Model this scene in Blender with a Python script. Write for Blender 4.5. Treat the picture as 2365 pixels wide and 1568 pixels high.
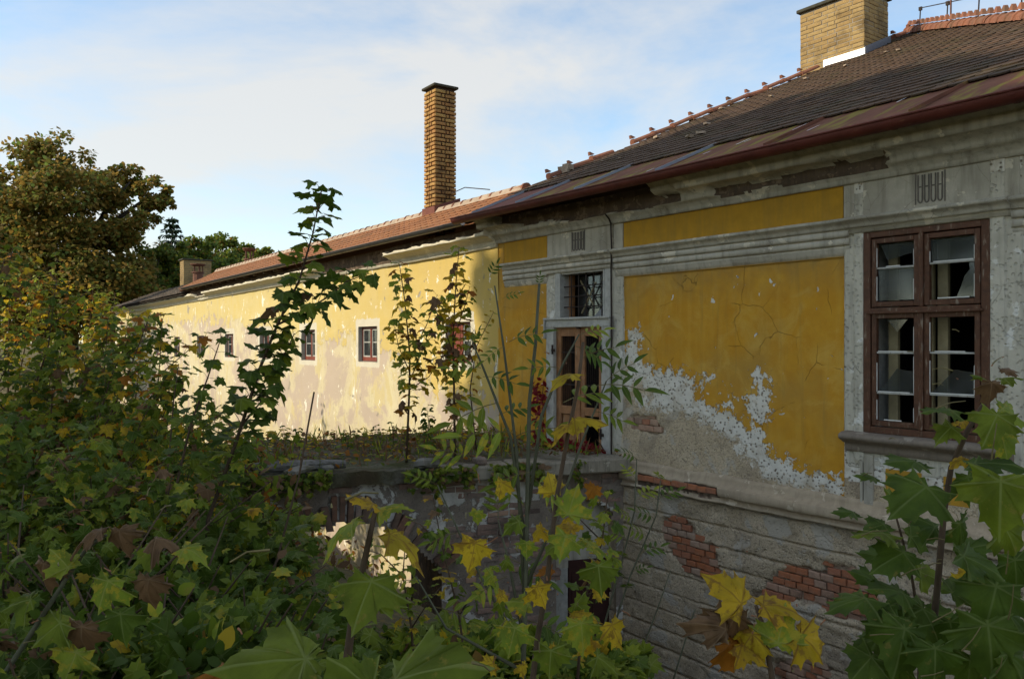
import bpy, math, random
import numpy as np
from mathutils import Vector, Matrix, noise as mnoise
random.seed(7); rng = np.random.default_rng(7)
R = math.radians
for o in list(bpy.data.objects): bpy.data.objects.remove(o)
scene = bpy.context.scene; C = scene.collection

# ------------------------------------------------------------------ camera, sky, sun, exposure
F, CX, HY = 1900.0, 1182.0, 790.0            # focal length / centre / horizon in units of a 2365 px wide picture
cam = bpy.data.cameras.new('camera'); camo = bpy.data.objects.new('camera', cam); C.objects.link(camo)
camo.location = (0, 0, 0); camo.rotation_euler = (R(90), 0, 0)
cam.sensor_width = 36; cam.lens = 36*F/2365; cam.shift_y = 6/2365; cam.clip_start = .05; cam.clip_end = 3000
scene.camera = camo
SUN_EL = R(31); SUN_H = Vector((-.982, -.19, 0)).normalized()
SUN = Vector((SUN_H.x*math.cos(SUN_EL), SUN_H.y*math.cos(SUN_EL), math.sin(SUN_EL)))
world = bpy.data.worlds.new('World'); scene.world = world; world.use_nodes = True
wn = world.node_tree; wn.nodes.clear()
def wnode(t, **k):
    n = wn.nodes.new(t)
    for a, v in k.items(): setattr(n, a, v)
    return n
wo = wnode('ShaderNodeOutputWorld'); bg = wnode('ShaderNodeBackground'); bg.inputs[1].default_value = .13
sky = wnode('ShaderNodeTexSky', sky_type='NISHITA', sun_disc=False, sun_elevation=SUN_EL, sun_rotation=math.atan2(SUN.x, SUN.y), air_density=1.0, dust_density=.25, ozone_density=2.5)
geo = wnode('ShaderNodeTexCoord'); mp = wnode('ShaderNodeMapping'); mp.inputs['Scale'].default_value = (1.0, 1.0, 2.6)
mp.inputs['Location'].default_value = (.35, .2, .1); mp.inputs['Rotation'].default_value = (.0, .25, .3)
n1 = wnode('ShaderNodeTexNoise'); n1.inputs['Scale'].default_value = 2.0; n1.inputs['Detail'].default_value = 9; n1.inputs['Roughness'].default_value = .58; n1.inputs['Distortion'].default_value = .25
rp = wnode('ShaderNodeValToRGB'); rp.color_ramp.elements[0].position = .37; rp.color_ramp.elements[1].position = .60
rp.color_ramp.elements[0].color = (0, 0, 0, 1); rp.color_ramp.elements[1].color = (.8, .8, .8, 1)
mx = wnode('ShaderNodeMixRGB'); mx.inputs[2].default_value = (3.15, 3.3, 3.6, 1)
hs = wnode('ShaderNodeMixRGB', blend_type='MULTIPLY'); hs.inputs[0].default_value = 1; hs.inputs[2].default_value = (.88, .98, 1.04, 1)
L = wn.links.new
L(geo.outputs['Generated'], mp.inputs[0]); L(mp.outputs[0], n1.inputs[0]); L(n1.outputs[0], rp.inputs[0])
L(sky.outputs[0], hs.inputs[1]); L(hs.outputs[0], mx.inputs[1]); L(rp.outputs[0], mx.inputs[0]); L(mx.outputs[0], bg.inputs[0]); L(bg.outputs[0], wo.inputs[0])
sl = bpy.data.lights.new('sun', 'SUN'); sl.energy = 2.25; sl.angle = R(.9); sl.color = (1, .955, .86)
so = bpy.data.objects.new('sun', sl); C.objects.link(so); so.rotation_euler = (-SUN).to_track_quat('-Z', 'Y').to_euler()
so.location = (-40, 6, 30)
scene.view_settings.view_transform = 'Standard'; scene.view_settings.look = 'None'; scene.view_settings.gamma = 1
scene.view_settings.use_curve_mapping = False; scene.view_settings.exposure = 1.0
scene.view_settings.use_white_balance = True; scene.view_settings.white_balance_temperature = 7700; scene.view_settings.white_balance_tint = 8
scene.render.engine = 'CYCLES'
cy = scene.cycles; cy.max_bounces = 6; cy.diffuse_bounces = 3; cy.glossy_bounces = 2; cy.transmission_bounces = 3; cy.transparent_max_bounces = 6; cy.caustics_reflective = False; cy.caustics_refractive = False

# ------------------------------------------------------------------ helpers
def link(o, parent=None):
    C.objects.link(o)
    if parent is not None: o.parent = parent
    return o
def tag(o, label=None, cat=None, group=None, kind=None):
    for k, v in (('label', label), ('category', cat), ('group', group), ('kind', kind)):
        if v: o[k] = v
    return o
def empty(name, loc=(0, 0, 0), rz=0, **k):
    o = bpy.data.objects.new(name, None); o.location = loc; o.rotation_euler = (0, 0, rz); o.empty_display_size = .2
    link(o); return tag(o, **k)
def mesh_np(name, V, Fc, mats, midx=None, attrs=None, smooth=False):
    """V (n,3) array, Fc (m,k) array (k = 3 or 4) or list of faces"""
    me = bpy.data.meshes.new(name)
    if isinstance(Fc, np.ndarray):
        me.vertices.add(len(V)); me.vertices.foreach_set('co', np.asarray(V, np.float32).ravel())
        k = Fc.shape[1]; m = len(Fc)
        me.loops.add(m*k); me.loops.foreach_set('vertex_index', Fc.astype(np.int32).ravel())
        me.polygons.add(m); me.polygons.foreach_set('loop_start', np.arange(0, m*k, k, dtype=np.int32))
        me.update(calc_edges=True)
    else:
        me.from_pydata([tuple(v) for v in V], [], Fc); me.update()
    for mm in (mats if isinstance(mats, (list, tuple)) else [mats]): me.materials.append(mm)
    if midx is not None: me.polygons.foreach_set('material_index', np.asarray(midx, np.int32))
    if attrs:
        for n, a in attrs.items():
            at = me.attributes.new(n, 'FLOAT', 'POINT'); at.data.foreach_set('value', np.asarray(a, np.float32))
    if smooth: me.polygons.foreach_set('use_smooth', np.ones(len(me.polygons), bool))
    me.validate(); return me
def obj(name, me, parent=None, loc=None, **k):
    o = bpy.data.objects.new(name, me)
    if loc is not None: o.location = loc
    link(o, parent); return tag(o, **k)

class MB:
    """collects boxes, prisms, tubes; build() makes one mesh object"""
    def __init__(s): s.v = []; s.f = []
    def add(s, vs, fs):
        b = len(s.v); s.v += [tuple(v) for v in vs]; s.f += [tuple(i+b for i in f) for f in fs]; return s
    def box(s, a, b):
        x0, x1 = sorted((a[0], b[0])); y0, y1 = sorted((a[1], b[1])); z0, z1 = sorted((a[2], b[2]))
        return s.add([(x0,y0,z0),(x1,y0,z0),(x1,y1,z0),(x0,y1,z0),(x0,y0,z1),(x1,y0,z1),(x1,y1,z1),(x0,y1,z1)],
                     [(0,3,2,1),(4,5,6,7),(0,1,5,4),(1,2,6,5),(2,3,7,6),(3,0,4,7)])
    def tube(s, pts, rad, n=6, cap=True):
        pts = [Vector(p) for p in pts]; rad = rad if isinstance(rad, (list, tuple)) else [rad]*len(pts)
        b = len(s.v); prev = None
        for i, p in enumerate(pts):
            t = (pts[min(i+1, len(pts)-1)]-pts[max(i-1, 0)])
            t = t.normalized() if t.length > 1e-9 else Vector((0, 0, 1))
            if prev is None: a = t.orthogonal().normalized()
            else:
                a = prev-t*prev.dot(t); a = a.normalized() if a.length > 1e-6 else t.orthogonal().normalized()
            prev = a; c = t.cross(a)
            for k in range(n):
                an = 2*math.pi*k/n; q = p+(a*math.cos(an)+c*math.sin(an))*rad[i]; s.v.append(tuple(q))
        for i in range(len(pts)-1):
            for k in range(n):
                s.f.append((b+i*n+k, b+i*n+(k+1) % n, b+(i+1)*n+(k+1) % n, b+(i+1)*n+k))
        if cap:
            s.f.append(tuple(b+k for k in reversed(range(n)))); e = b+(len(pts)-1)*n; s.f.append(tuple(e+k for k in range(n)))
        return s
    def prism(s, prof, u0, u1):
        """profile [(w,z)...] closed loop, extruded along u"""
        n = len(prof); b = len(s.v)
        s.v += [(u0, w, z) for w, z in prof]+[(u1, w, z) for w, z in prof]
        for i in range(n): j = (i+1) % n; s.f.append((b+i, b+j, b+n+j, b+n+i))
        s.f.append(tuple(b+i for i in reversed(range(n)))); s.f.append(tuple(b+n+i for i in range(n))); return s
    def plate(s, poly, w0, w1):
        """polygon [(u,z)...] in the wall plane, between depths w0 and w1"""
        n = len(poly); b = len(s.v)
        s.v += [(u, w0, z) for u, z in poly]+[(u, w1, z) for u, z in poly]
        for i in range(n): j = (i+1) % n; s.f.append((b+i, b+j, b+n+j, b+n+i))
        s.f.append(tuple(b+i for i in reversed(range(n)))); s.f.append(tuple(b+n+i for i in range(n))); return s
    def mesh(s, name, m, smooth=False):
        me = mesh_np(name, s.v, s.f, m)
        if smooth: me.polygons.foreach_set('use_smooth', np.ones(len(me.polygons), bool))
        return me
    def build(s, name, m, parent=None, bevel=0, smooth=False, **k):
        o = obj(name, s.mesh(name, m, smooth), parent, **k)
        if bevel:
            md = o.modifiers.new('bevel', 'BEVEL'); md.width = bevel; md.segments = 1; md.limit_method = 'ANGLE'
        return o

def wpt(x, y, Y):                       # a point at depth Y seen in direction (x, y)
    return Vector(((x-CX)/F*Y, Y, (HY-y)/F*Y))
class Frame:                            # a facade: u along it (to the right), w into it, z up
    def __init__(s, vp, J):
        a = math.atan((CX-vp)/F); s.e = Vector((math.sin(a), -math.cos(a), 0)); s.w = Vector((math.cos(a), math.sin(a), 0))
        s.J = Vector((J[0], J[1], 0)); s.uc = -s.J.dot(s.e); s.wc = -s.J.dot(s.w); s.rz = math.atan2(s.e.y, s.e.x)
    def P(s, x, y, w0=0):               # (u, z) on the plane w = w0
        rx = (x-CX)/F; ru = rx*s.e.x+s.e.y; rw = rx*s.w.x+s.w.y; t = (w0-s.wc)/rw
        return (s.uc+t*ru, (HY-y)/F*t)
    def on_slope(s, x, y, z0, w0, tan): # (u, w, z) on the slope z = z0 + tan (w - w0)
        rx = (x-CX)/F; h = (HY-y)/F; ru = rx*s.e.x+s.e.y; rw = rx*s.w.x+s.w.y
        t = (z0+tan*(s.wc-w0))/(h-tan*rw); return (s.uc+t*ru, s.wc+t*rw, h*t)
    def world(s, u, w, z): return s.J+s.e*u+s.w*w+Vector((0, 0, z))
    def local(s, p): q = Vector((p[0], p[1], 0))-s.J; return (q.dot(s.e), q.dot(s.w))
J = ((1150-CX)/F*13.43, 13.43)
NF = Frame(-200, J); FF = Frame(-130, J)

def fbm(p, oct=4, s=1.0):
    v = 0; a = 1; t = 0
    for i in range(oct): v += a*mnoise.noise(Vector(p)*s*(2**i)); t += a; a *= .5
    return v/t
# vectorised value noise for grids
_perm = rng.integers(0, 1 << 30, 4096)
def vnoise(x, y, seed=0):
    xi = np.floor(x).astype(np.int64); yi = np.floor(y).astype(np.int64); fx = x-xi; fy = y-yi
    fx = fx*fx*(3-2*fx); fy = fy*fy*(3-2*fy)
    h = lambda a, b: (_perm[(a*73856093 ^ b*19349663 ^ seed*83492791) & 4095] / float(1 << 30))
    return (h(xi, yi)*(1-fx)*(1-fy)+h(xi+1, yi)*fx*(1-fy)+h(xi, yi+1)*(1-fx)*fy+h(xi+1, yi+1)*fx*fy)*2-1
def vfbm(x, y, oct=4, seed=0):
    v = 0; a = 1; t = 0
    for i in range(oct): v = v+a*vnoise(x*2**i, y*2**i, seed+i*17); t += a; a *= .55
    return v/t
def sdf(px, py, poly):
    """signed distance (positive inside) of points to polygon"""
    P = np.array(poly, float); Q = np.roll(P, -1, 0); d = np.full(px.shape, 1e9); ins = np.zeros(px.shape, bool)
    for (ax, ay), (bx, by) in zip(P, Q):
        ex, ey = bx-ax, by-ay; t = np.clip(((px-ax)*ex+(py-ay)*ey)/(ex*ex+ey*ey+1e-12), 0, 1)
        d = np.minimum(d, (px-ax-t*ex)**2+(py-ay-t*ey)**2)
        c = ((ay <= py) != (by <= py)); xi = ax+(py-ay)*ex/(ey if abs(ey) > 1e-12 else 1e-12)
        ins ^= c & (px < xi)
    d = np.sqrt(d); return np.where(ins, d, -d)
def smooth(a, b, x): t = np.clip((x-a)/(b-a), 0, 1); return t*t*(3-2*t)

# ------------------------------------------------------------------ materials
class NT:
    def __init__(s, name):
        s.m = bpy.data.materials.new(name); s.m.use_nodes = True; s.t = s.m.node_tree; s.t.nodes.clear()
        s.out = s.t.nodes.new('ShaderNodeOutputMaterial')
    def n(s, ty, ins=None, **k):
        nd = s.t.nodes.new(ty)
        for a, v in k.items(): setattr(nd, a, v)
        for i, v in (ins or {}).items():
            if isinstance(v, bpy.types.NodeSocket): s.t.links.new(v, nd.inputs[i])
            else:
                if isinstance(v, tuple) and len(v) == 3 and nd.inputs[i].type == 'RGBA': v = (*v, 1)
                nd.inputs[i].default_value = v
        return nd
    def tc(s, w='Object'): return s.n('ShaderNodeTexCoord').outputs[w]
    def map(s, v, sc=(1, 1, 1), loc=(0, 0, 0)): return s.n('ShaderNodeMapping', {0: v, 'Scale': sc, 'Location': loc}).outputs[0]
    def noise(s, v, sc, det=4, ro=.55, dist=0): return s.n('ShaderNodeTexNoise', {'Vector': v, 'Scale': sc, 'Detail': det, 'Roughness': ro, 'Distortion': dist}).outputs[0]
    def vor(s, v, sc, feat='F1', out='Distance', rnd=1): return s.n('ShaderNodeTexVoronoi', {'Vector': v, 'Scale': sc, 'Randomness': rnd}, feature=feat).outputs[out]
    def rng(s, v, a, b, c=0., d=1.): return s.n('ShaderNodeMapRange', {0: v, 1: a, 2: b, 3: c, 4: d}).outputs[0]
    def mix(s, f, a, b, bt='MIX'): return s.n('ShaderNodeMixRGB', {0: f, 1: a, 2: b}, blend_type=bt).outputs[0]
    def ma(s, op, a, b=0., c=0.):
        nd = s.n('ShaderNodeMath', {0: a, 1: b, 2: c}, operation=op); return nd.outputs[0]
    def attr(s, n): return s.n('ShaderNodeAttribute', attribute_name=n).outputs['Fac']
    def rand(s): return s.n('ShaderNodeObjectInfo').outputs['Random']
    def bump(s, h, st=.5, d=.02): return s.n('ShaderNodeBump', {'Strength': st, 'Distance': d, 'Height': h}).outputs[0]
    def bsdf(s, col, ro=.9, normal=None, metal=0., spec=.3):
        ins = {'Base Color': col, 'Roughness': ro, 'Metallic': metal, 'Specular IOR Level': spec}
        if normal is not None: ins['Normal'] = normal
        return s.n('ShaderNodeBsdfPrincipled', ins).outputs[0]
    def done(s, sh): s.t.links.new(sh, s.out.inputs[0]); return s.m

def stucco(name, base, light, dirt, patch=.62, scale=1.0, crack=True, dirtamt=.6, rough_bump=.4):
    t = NT(name); v = t.tc(); big = t.noise(v, 1.3*scale, 5); fine = t.noise(v, 38*scale, 6, .7); mid = t.noise(v, 6*scale, 6, .6)
    col = t.mix(t.rng(mid, .35, .7), base, tuple(c*.82 for c in base))
    streak = t.noise(t.map(v, (7, 7, .7)), 1.6*scale, 5, .6)
    col = t.mix(t.ma('MULTIPLY', t.rng(streak, .48, .75), dirtamt), col, dirt)
    col = t.mix(t.ma('MULTIPLY', t.rng(big, .5, .75), dirtamt*.8), col, dirt)
    pm = t.rng(t.noise(v, 3.1*scale, 7, .62, .3), patch, patch+.015)
    col = t.mix(pm, col, light); col = t.mix(t.rng(fine, .3, .8, 0, .35), col, tuple(c*.6 for c in base))
    h = t.ma('MULTIPLY', fine, .25); h = t.ma('SUBTRACT', h, t.ma('MULTIPLY', pm, .35))
    if crack:
        wv = t.n('ShaderNodeMixRGB', {0: .08, 1: v, 2: t.n('ShaderNodeTexNoise', {'Vector': v, 'Scale': 5., 'Detail': 4.}).outputs['Color']}).outputs[0]
        e = t.vor(wv, 3.4*scale, 'DISTANCE_TO_EDGE'); cm = t.ma('MULTIPLY', t.rng(e, .006, .0, 0, 1), t.rng(big, .46, .58))
        col = t.mix(t.ma('MULTIPLY', cm, .8), col, tuple(c*.25 for c in base)); h = t.ma('SUBTRACT', h, cm)
    return t.done(t.bsdf(col, .92, t.bump(h, rough_bump, .012)))

M = {}
M['trim'] = stucco('weathered_grey_trim', (.55, .505, .415), (.70, .635, .51), (.22, .195, .15), .605, dirtamt=.9)
M['trim_far'] = stucco('cream_white_cornice_paint', (.72, .66, .52), (.78, .72, .58), (.40, .34, .25), .6, 1, False, .45)
M['frieze_yellow'] = stucco('ochre_frieze_paint', (.56, .295, .032), (.66, .60, .50), (.28, .18, .05), .72, 1.0, False, .55)
M['reveal'] = stucco('grey_reveal_plaster', (.52, .49, .42), (.58, .55, .48), (.32, .29, .24), .7, 1, False)
M['rough'] = stucco('broken_rough_masonry', (.15, .105, .075), (.24, .17, .12), (.06, .045, .035), .55, 2.2, False, .8, 1.0)

# near wall: attributes yel (yellow coat kept > 0), gry (bare grey coat > 0), brk (brick shows > 0), trm (grey trim paint > 0)
t = NT('peeling_ochre_wall'); v = t.tc()
nz = t.ma('SUBTRACT', t.noise(v, 9, 8, .68, .2), .5); nz2 = t.ma('SUBTRACT', t.noise(v, 28, 6, .7), .5); fine = t.noise(v, 60, 5, .7)
big = t.noise(v, 1.1, 5); mid = t.noise(v, 5, 6, .6)
yel = t.ma('ADD', t.attr('yel'), t.ma('ADD', t.ma('ADD', t.ma('MULTIPLY', nz, .62), t.ma('MULTIPLY', t.ma('SUBTRACT', t.noise(v, 19, 6, .72), .5), .30)), t.ma('MULTIPLY', nz2, .26)))
gry = t.ma('ADD', t.attr('gry'), t.ma('ADD', t.ma('MULTIPLY', nz, .75), t.ma('MULTIPLY', nz2, .38)))
ym = t.rng(yel, 0, .006); gm = t.rng(gry, -.02, .05)
chip = t.rng(t.ma('ADD', t.noise(v, 7.3, 3, .5, .6), t.ma('MULTIPLY', nz2, .05)), .705, .708)
ym = t.ma('MULTIPLY', ym, t.ma('SUBTRACT', 1., chip))
yc = t.mix(t.rng(mid, .3, .75), (.60, .305, .03), (.53, .235, .018))
yc = t.mix(t.rng(t.noise(t.map(v, (4, 4, .5)), 2.2, 5), .5, .8, 0, .55), yc, (.64, .38, .07))
yc = t.mix(t.rng(big, .48, .72, 0, .65), yc, (.40, .24, .06)); yc = t.mix(t.rng(t.noise(v, 2.4, 7, .7, .8), .5, .66, 0, .55), yc, (.64, .40, .09)); yc = t.mix(t.rng(t.noise(t.map(v, (6, 6, .4)), 1.4, 6, .65), .56, .7, 0, .45), yc, (.30, .18, .05)); yc = t.mix(t.rng(t.noise(v, 48, 4, .7), .58, .72, 0, .35), yc, (.34, .2, .05))
zc = t.n('ShaderNodeSeparateXYZ', {0: v}).outputs[2]
yc = t.mix(t.ma('MULTIPLY', t.rng(zc, .45, .9), t.rng(mid, .3, .7, .1, .75)), yc, (.30, .20, .07))
peck = t.vor(v, 24, 'F1'); pm = t.ma('MULTIPLY', t.rng(peck, .36, .22), t.rng(t.noise(v, 3, 3), .35, .5, .45, 1.))
wc = t.mix(t.rng(mid, .35, .7), (.76, .72, .64), (.62, .58, .50)); wc = t.mix(pm, wc, (.27, .22, .165)); wc = t.mix(t.rng(t.noise(v, 4, 7, .65, .3), .52, .6, 0, .7), wc, (.50, .43, .33))
gc = t.mix(t.rng(t.noise(v, 3, 6, .6), .35, .65), (.52, .405, .265), (.66, .53, .365)); gc = t.mix(t.rng(t.noise(v, 1.4, 7, .7, .5), .52, .66, 0, .75), gc, (.27, .21, .15)); gc = t.mix(t.rng(fine, .52, .66, 0, .8), gc, (.18, .14, .105)); gc = t.mix(t.rng(t.noise(v, 26, 5, .75), .54, .62, 0, .6), gc, (.20, .155, .115))
gc = t.mix(t.rng(t.noise(v, 2.3, 7, .6, .4), .56, .60), gc, (.52, .455, .36)); gc = t.mix(t.rng(t.noise(v, 90, 2), .62, .7, 0, .7), gc, (.70, .60, .46))
col = t.mix(gm, wc, gc); col = t.mix(ym, col, yc)
tm = t.rng(t.ma('ADD', t.attr('trm'), t.ma('MULTIPLY', nz, .05)), 0, .01)
tcx = t.mix(t.rng(mid, .3, .75), (.60, .56, .465), (.45, .415, .335)); tcx = t.mix(t.rng(t.noise(t.map(v, (9, 9, .8)), 2, 5), .5, .75, 0, .6), tcx, (.22, .205, .175))
tcx = t.mix(t.rng(t.noise(v, 3.4, 7, .6, .3), .60, .615), tcx, (.70, .68, .62)); col = t.mix(tm, col, tcx)
bm_ = t.rng(t.ma('ADD', t.attr('brk'), t.ma('MULTIPLY', nz2, .05)), 0, .012)
col = t.mix(bm_, col, t.mix(fine, (.34, .24, .165), (.46, .36, .26)))
wv = t.n('ShaderNodeMixRGB', {0: .10, 1: v, 2: t.n('ShaderNodeTexNoise', {'Vector': v, 'Scale': 4., 'Detail': 5.}).outputs['Color']}).outputs[0]
e = t.vor(wv, 2.0, 'DISTANCE_TO_EDGE'); ck = t.ma('MULTIPLY', t.rng(e, .0045, 0, 0, 1), t.rng(t.noise(v, 1.7, 3), .5, .58))
col = t.mix(t.ma('MULTIPLY', ck, .4), col, (.14, .09, .03))
h = t.ma('ADD', t.ma('MULTIPLY', ym, .5), t.ma('MULTIPLY', tm, .4)); h = t.ma('SUBTRACT', h, t.ma('MULTIPLY', gm, .35)); h = t.ma('ADD', h, t.ma('MULTIPLY', t.ma('MULTIPLY', fine, gm), .5)); h = t.ma('ADD', h, t.ma('MULTIPLY', fine, .1))
h = t.ma('SUBTRACT', h, t.ma('MULTIPLY', t.ma('MULTIPLY', pm, t.ma('SUBTRACT', 1., ym)), .5)); h = t.ma('SUBTRACT', h, t.ma('MULTIPLY', ck, .5)); h = t.ma('ADD', h, t.ma('MULTIPLY', mid, .25))
M['near_wall'] = t.done(t.bsdf(col, .9, t.bump(h, .9, .026)))

# far wall: yel attribute only
t = NT('faded_yellow_wall'); v = t.tc()
nz = t.ma('SUBTRACT', t.noise(v, 2.6, 9, .66, .3), .5); nz2 = t.ma('SUBTRACT', t.noise(t.map(v, (1, 1, .35)), 11, 6, .7), .5); mid = t.noise(v, 3, 6, .6); fine = t.noise(v, 30, 6, .7)
ux = t.n('ShaderNodeSeparateXYZ', {0: v}).outputs[0]
ym = t.rng(t.ma('ADD', t.attr('yel'), t.ma('ADD', t.ma('MULTIPLY', nz, 1.5), t.ma('MULTIPLY', nz2, .5))), -.02, .03)
yc = t.mix(t.rng(mid, .3, .7), (.60, .46, .17), (.60, .49, .24)); yc = t.mix(t.rng(t.noise(t.map(v, (3, 3, .35)), 1.6, 6), .46, .72, 0, .75), yc, (.60, .49, .26))
cc = t.mix(t.rng(t.noise(t.map(v, (2, 2, .5)), 1.1, 7, .6), .38, .66), (.62, .54, .34), (.55, .455, .31)); cc = t.mix(t.rng(nz2, .06, .2, 0, .7), cc, (.40, .31, .21)); cc = t.mix(t.rng(t.noise(t.map(v, (1, 1, .5)), 1.7, 8, .7, .6), .53, .55, 0, .8), cc, (.58, .47, .24)); cc = t.mix(t.rng(t.noise(v, 14, 4, .6), .66, .69, 0, .8), cc, (.33, .26, .18))
cc = t.mix(t.rng(t.noise(v, .55, 8, .68, .4), .50, .54, 0, .85), cc, (.47, .37, .30))
yc = t.mix(t.rng(ux, -9., 0., 0, .7), yc, (.58, .385, .085)); col = t.mix(ym, cc, yc)
wm = t.rng(t.noise(t.map(v, (1, 1, .6)), 3.6, 7, .68, .4), .61, .625); col = t.mix(wm, col, (.78, .73, .6))
dm = t.rng(t.noise(v, 2.1, 7, .66, .5), .645, .655); col = t.mix(dm, col, (.36, .31, .24))
tm = t.rng(t.ma('ADD', t.attr('trm'), t.ma('MULTIPLY', nz2, .14)), 0, .01); col = t.mix(tm, col, t.mix(mid, (.66, .61, .49), (.55, .49, .38)))
col = t.mix(t.rng(t.noise(t.map(v, (5, 5, .3)), 1.2, 5), .6, .8, 0, .4), col, (.36, .31, .22))
h = t.ma('ADD', t.ma('MULTIPLY', ym, .4), t.ma('MULTIPLY', fine, .35)); h = t.ma('SUBTRACT', h, dm); h = t.ma('ADD', h, t.ma('MULTIPLY', mid, .4))
M['far_wall'] = t.done(t.bsdf(col, .92, t.bump(h, .6, .03)))

def brickmat(name, a, b, dark, moss=None):
    t = NT(name); v = t.tc(); r = t.rand(); n = t.noise(v, 14, 6, .65)
    col = t.mix(r, a, b); col = t.mix(t.rng(n, .45, .75, 0, .8), col, dark)
    g_ = t.n('ShaderNodeNewGeometry').outputs['Position']; col = t.mix(t.rng(t.noise(g_, 1.9, 6, .65), .50, .66, 0, .75), col, tuple(x*.55 for x in dark))
    col = t.mix(t.rng(t.noise(v, 70, 3), .6, .75, 0, .5), col, tuple(min(1, c*1.5) for c in a))
    return t.done(t.bsdf(col, .9, t.bump(t.noise(v, 45, 6, .7), .5, .008)))
M['brick_red'] = brickmat('red_brick', (.46, .155, .065), (.38, .15, .085), (.34, .19, .125))
M['brick_dusty'] = brickmat('dusty_pale_brick', (.42, .24, .16), (.46, .32, .23), (.30, .19, .13))
M['brick_grey'] = brickmat('sooty_grey_brick', (.26, .20, .165), (.34, .20, .15), (.13, .10, .085))
M['brick_yellow'] = brickmat('yellow_chimney_brick', (.50, .30, .10), (.42, .20, .07), (.18, .10, .045))
M['brick_buff'] = brickmat('buff_chimney_brick', (.40, .275, .12), (.34, .215, .085), (.21, .14, .065))
M['brick_vault'] = brickmat('vault_brick', (.22, .11, .07), (.17, .11, .08), (.08, .06, .045))
def plain(name, col, ro=.8, metal=0., var=.25, sc=8, spec=.3, streak=None):
    t = NT(name); v = t.tc(); n = t.noise(v, sc, 6, .6)
    c = t.mix(t.rng(n, .3, .75), col, tuple(x*(1-var) for x in col))
    if streak: c = t.mix(t.rng(t.noise(t.map(v, streak[1]), streak[2], 5), streak[3], streak[3]+.12, 0, 1), c, streak[0])
    return t.done(t.bsdf(c, ro, t.bump(t.noise(v, sc*5, 4), .25, .006), metal, spec))
M['mortar_dark'] = plain('dark_mortar', (.07, .042, .03), .95)
M['mortar_light'] = plain('pale_mortar', (.33, .29, .24), .95)
M['mortar_groove_grey'] = plain('grey_mortar_groove_shade', (.20, .175, .15), .95, var=.5)
M['cap'] = plain('mossy_concrete_cap', (.075, .07, .05), .95, var=.5)
M['frame_red'] = plain('flaking_red_brown_paint', (.125, .052, .028), .55, var=.5, sc=18, streak=((.26, .20, .15), (6, 6, 1.2), 6, .585))
M['frame_red2'] = plain('red_oxide_paint', (.22, .05, .03), .5, var=.35)
M['cream_wood'] = plain('old_cream_paint', (.40, .33, .19), .6, var=.35, sc=10)
M['white_wood'] = plain('flaking_white_paint', (.48, .47, .43), .6, var=.4, sc=12, streak=((.25, .22, .18), (8, 8, 1.5), 5, .60))
M['putty'] = plain('white_putty', (.75, .74, .70), .7)
M['door_wood'] = plain('bare_brown_door_wood', (.36, .165, .07), .65, var=.5, sc=9, streak=((.36, .27, .19), (9, 9, .8), 5, .60))
M['iron'] = plain('rusty_dark_iron', (.045, .03, .025), .7, .3, var=.4)
M['dark_in'] = plain('unlit_interior_dark', (.07, .065, .06), .95)  # dark colour stands in for the unlit rooms behind the windows
M['gutter_red'] = plain('red_painted_gutter', (.16, .037, .026), .6, var=.45, sc=5, streak=((.24, .10, .06), (2, 9, 9), 4, .66))
M['gutter_dark'] = plain('dark_zinc_gutter', (.06, .055, .055), .4, .4)
M['zinc'] = plain('bare_zinc_sheet', (.72, .74, .76), .35, .5, var=.1)
M['zinc_dull_shaded'] = plain('dull_shaded_zinc', (.22, .24, .28), .45, .3, var=.2)
M['sheet'] = plain('rust_red_sheet_metal', (.21, .085, .055), .85, .0, var=.45, sc=3, spec=.1, streak=((.21, .165, .035), (2.6, .5, .5), 3, .50))
M['sheet2'] = plain('purple_brown_sheet_metal', (.23, .09, .07), .8, .0, var=.4, sc=3, spec=.12, streak=((.20, .09, .05), (2.6, 1., 1.), 3, .60))
M['timber'] = plain('weathered_grey_timber', (.20, .19, .175), .9, var=.5, sc=6, streak=((.07, .065, .05), (1, 9, 9), 4, .5))
M['stone'] = plain('lichened_stone', (.24, .225, .19), .95, var=.6, sc=6, streak=((.10, .095, .06), (1, 1, 1), 5, .55))
M['rust_pipe'] = plain('rusty_vent_pipe', (.20, .085, .055), .7, .2, var=.5)
M['door_dark'] = plain('dark_red_brown_door', (.055, .018, .014), .6, var=.4)
M['soil'] = plain('mossy_soil', (.075, .062, .035), 1, var=.6, sc=5, streak=((.055, .085, .02), (1, 1, 1), 3, .55))
def tilemat(name, a, b, moss, mossamt):
    t = NT(name); v = t.tc(); r = t.rand(); n = t.noise(v, 9, 6, .65); g = t.n('ShaderNodeNewGeometry').outputs['Position']
    col = t.mix(r, a, b); col = t.mix(t.rng(n, .4, .7, 0, .6), col, tuple(c*.55 for c in a))
    col = t.mix(t.ma('MULTIPLY', t.rng(t.noise(g, 1.6, 6, .65), .5, .66), mossamt), col, moss)
    col = t.mix(t.rng(t.noise(g, 26, 3), .66, .72, 0, .5), col, (.20, .18, .14))
    return t.done(t.bsdf(col, .9, t.bump(t.noise(v, 40, 6, .7), .6, .008)))
M['tile_old'] = tilemat('dark_old_roof_tile', (.125, .070, .042), (.062, .043, .030), (.06, .055, .02), .45)
M['tile_new'] = tilemat('orange_roof_tile', (.35, .15, .065), (.27, .11, .05), (.17, .10, .05), .5)
M['tile_ridge'] = tilemat('terracotta_ridge_tile', (.30, .115, .065), (.20, .085, .055), (.10, .075, .045), .75)
M['tile_grey'] = tilemat('weathered_grey_tile', (.16, .125, .10), (.12, .095, .08), (.09, .08, .04), .5)
M['tile_maroon'] = tilemat('maroon_pantile', (.16, .07, .055), (.11, .055, .045), (.08, .06, .03), .4)
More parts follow.
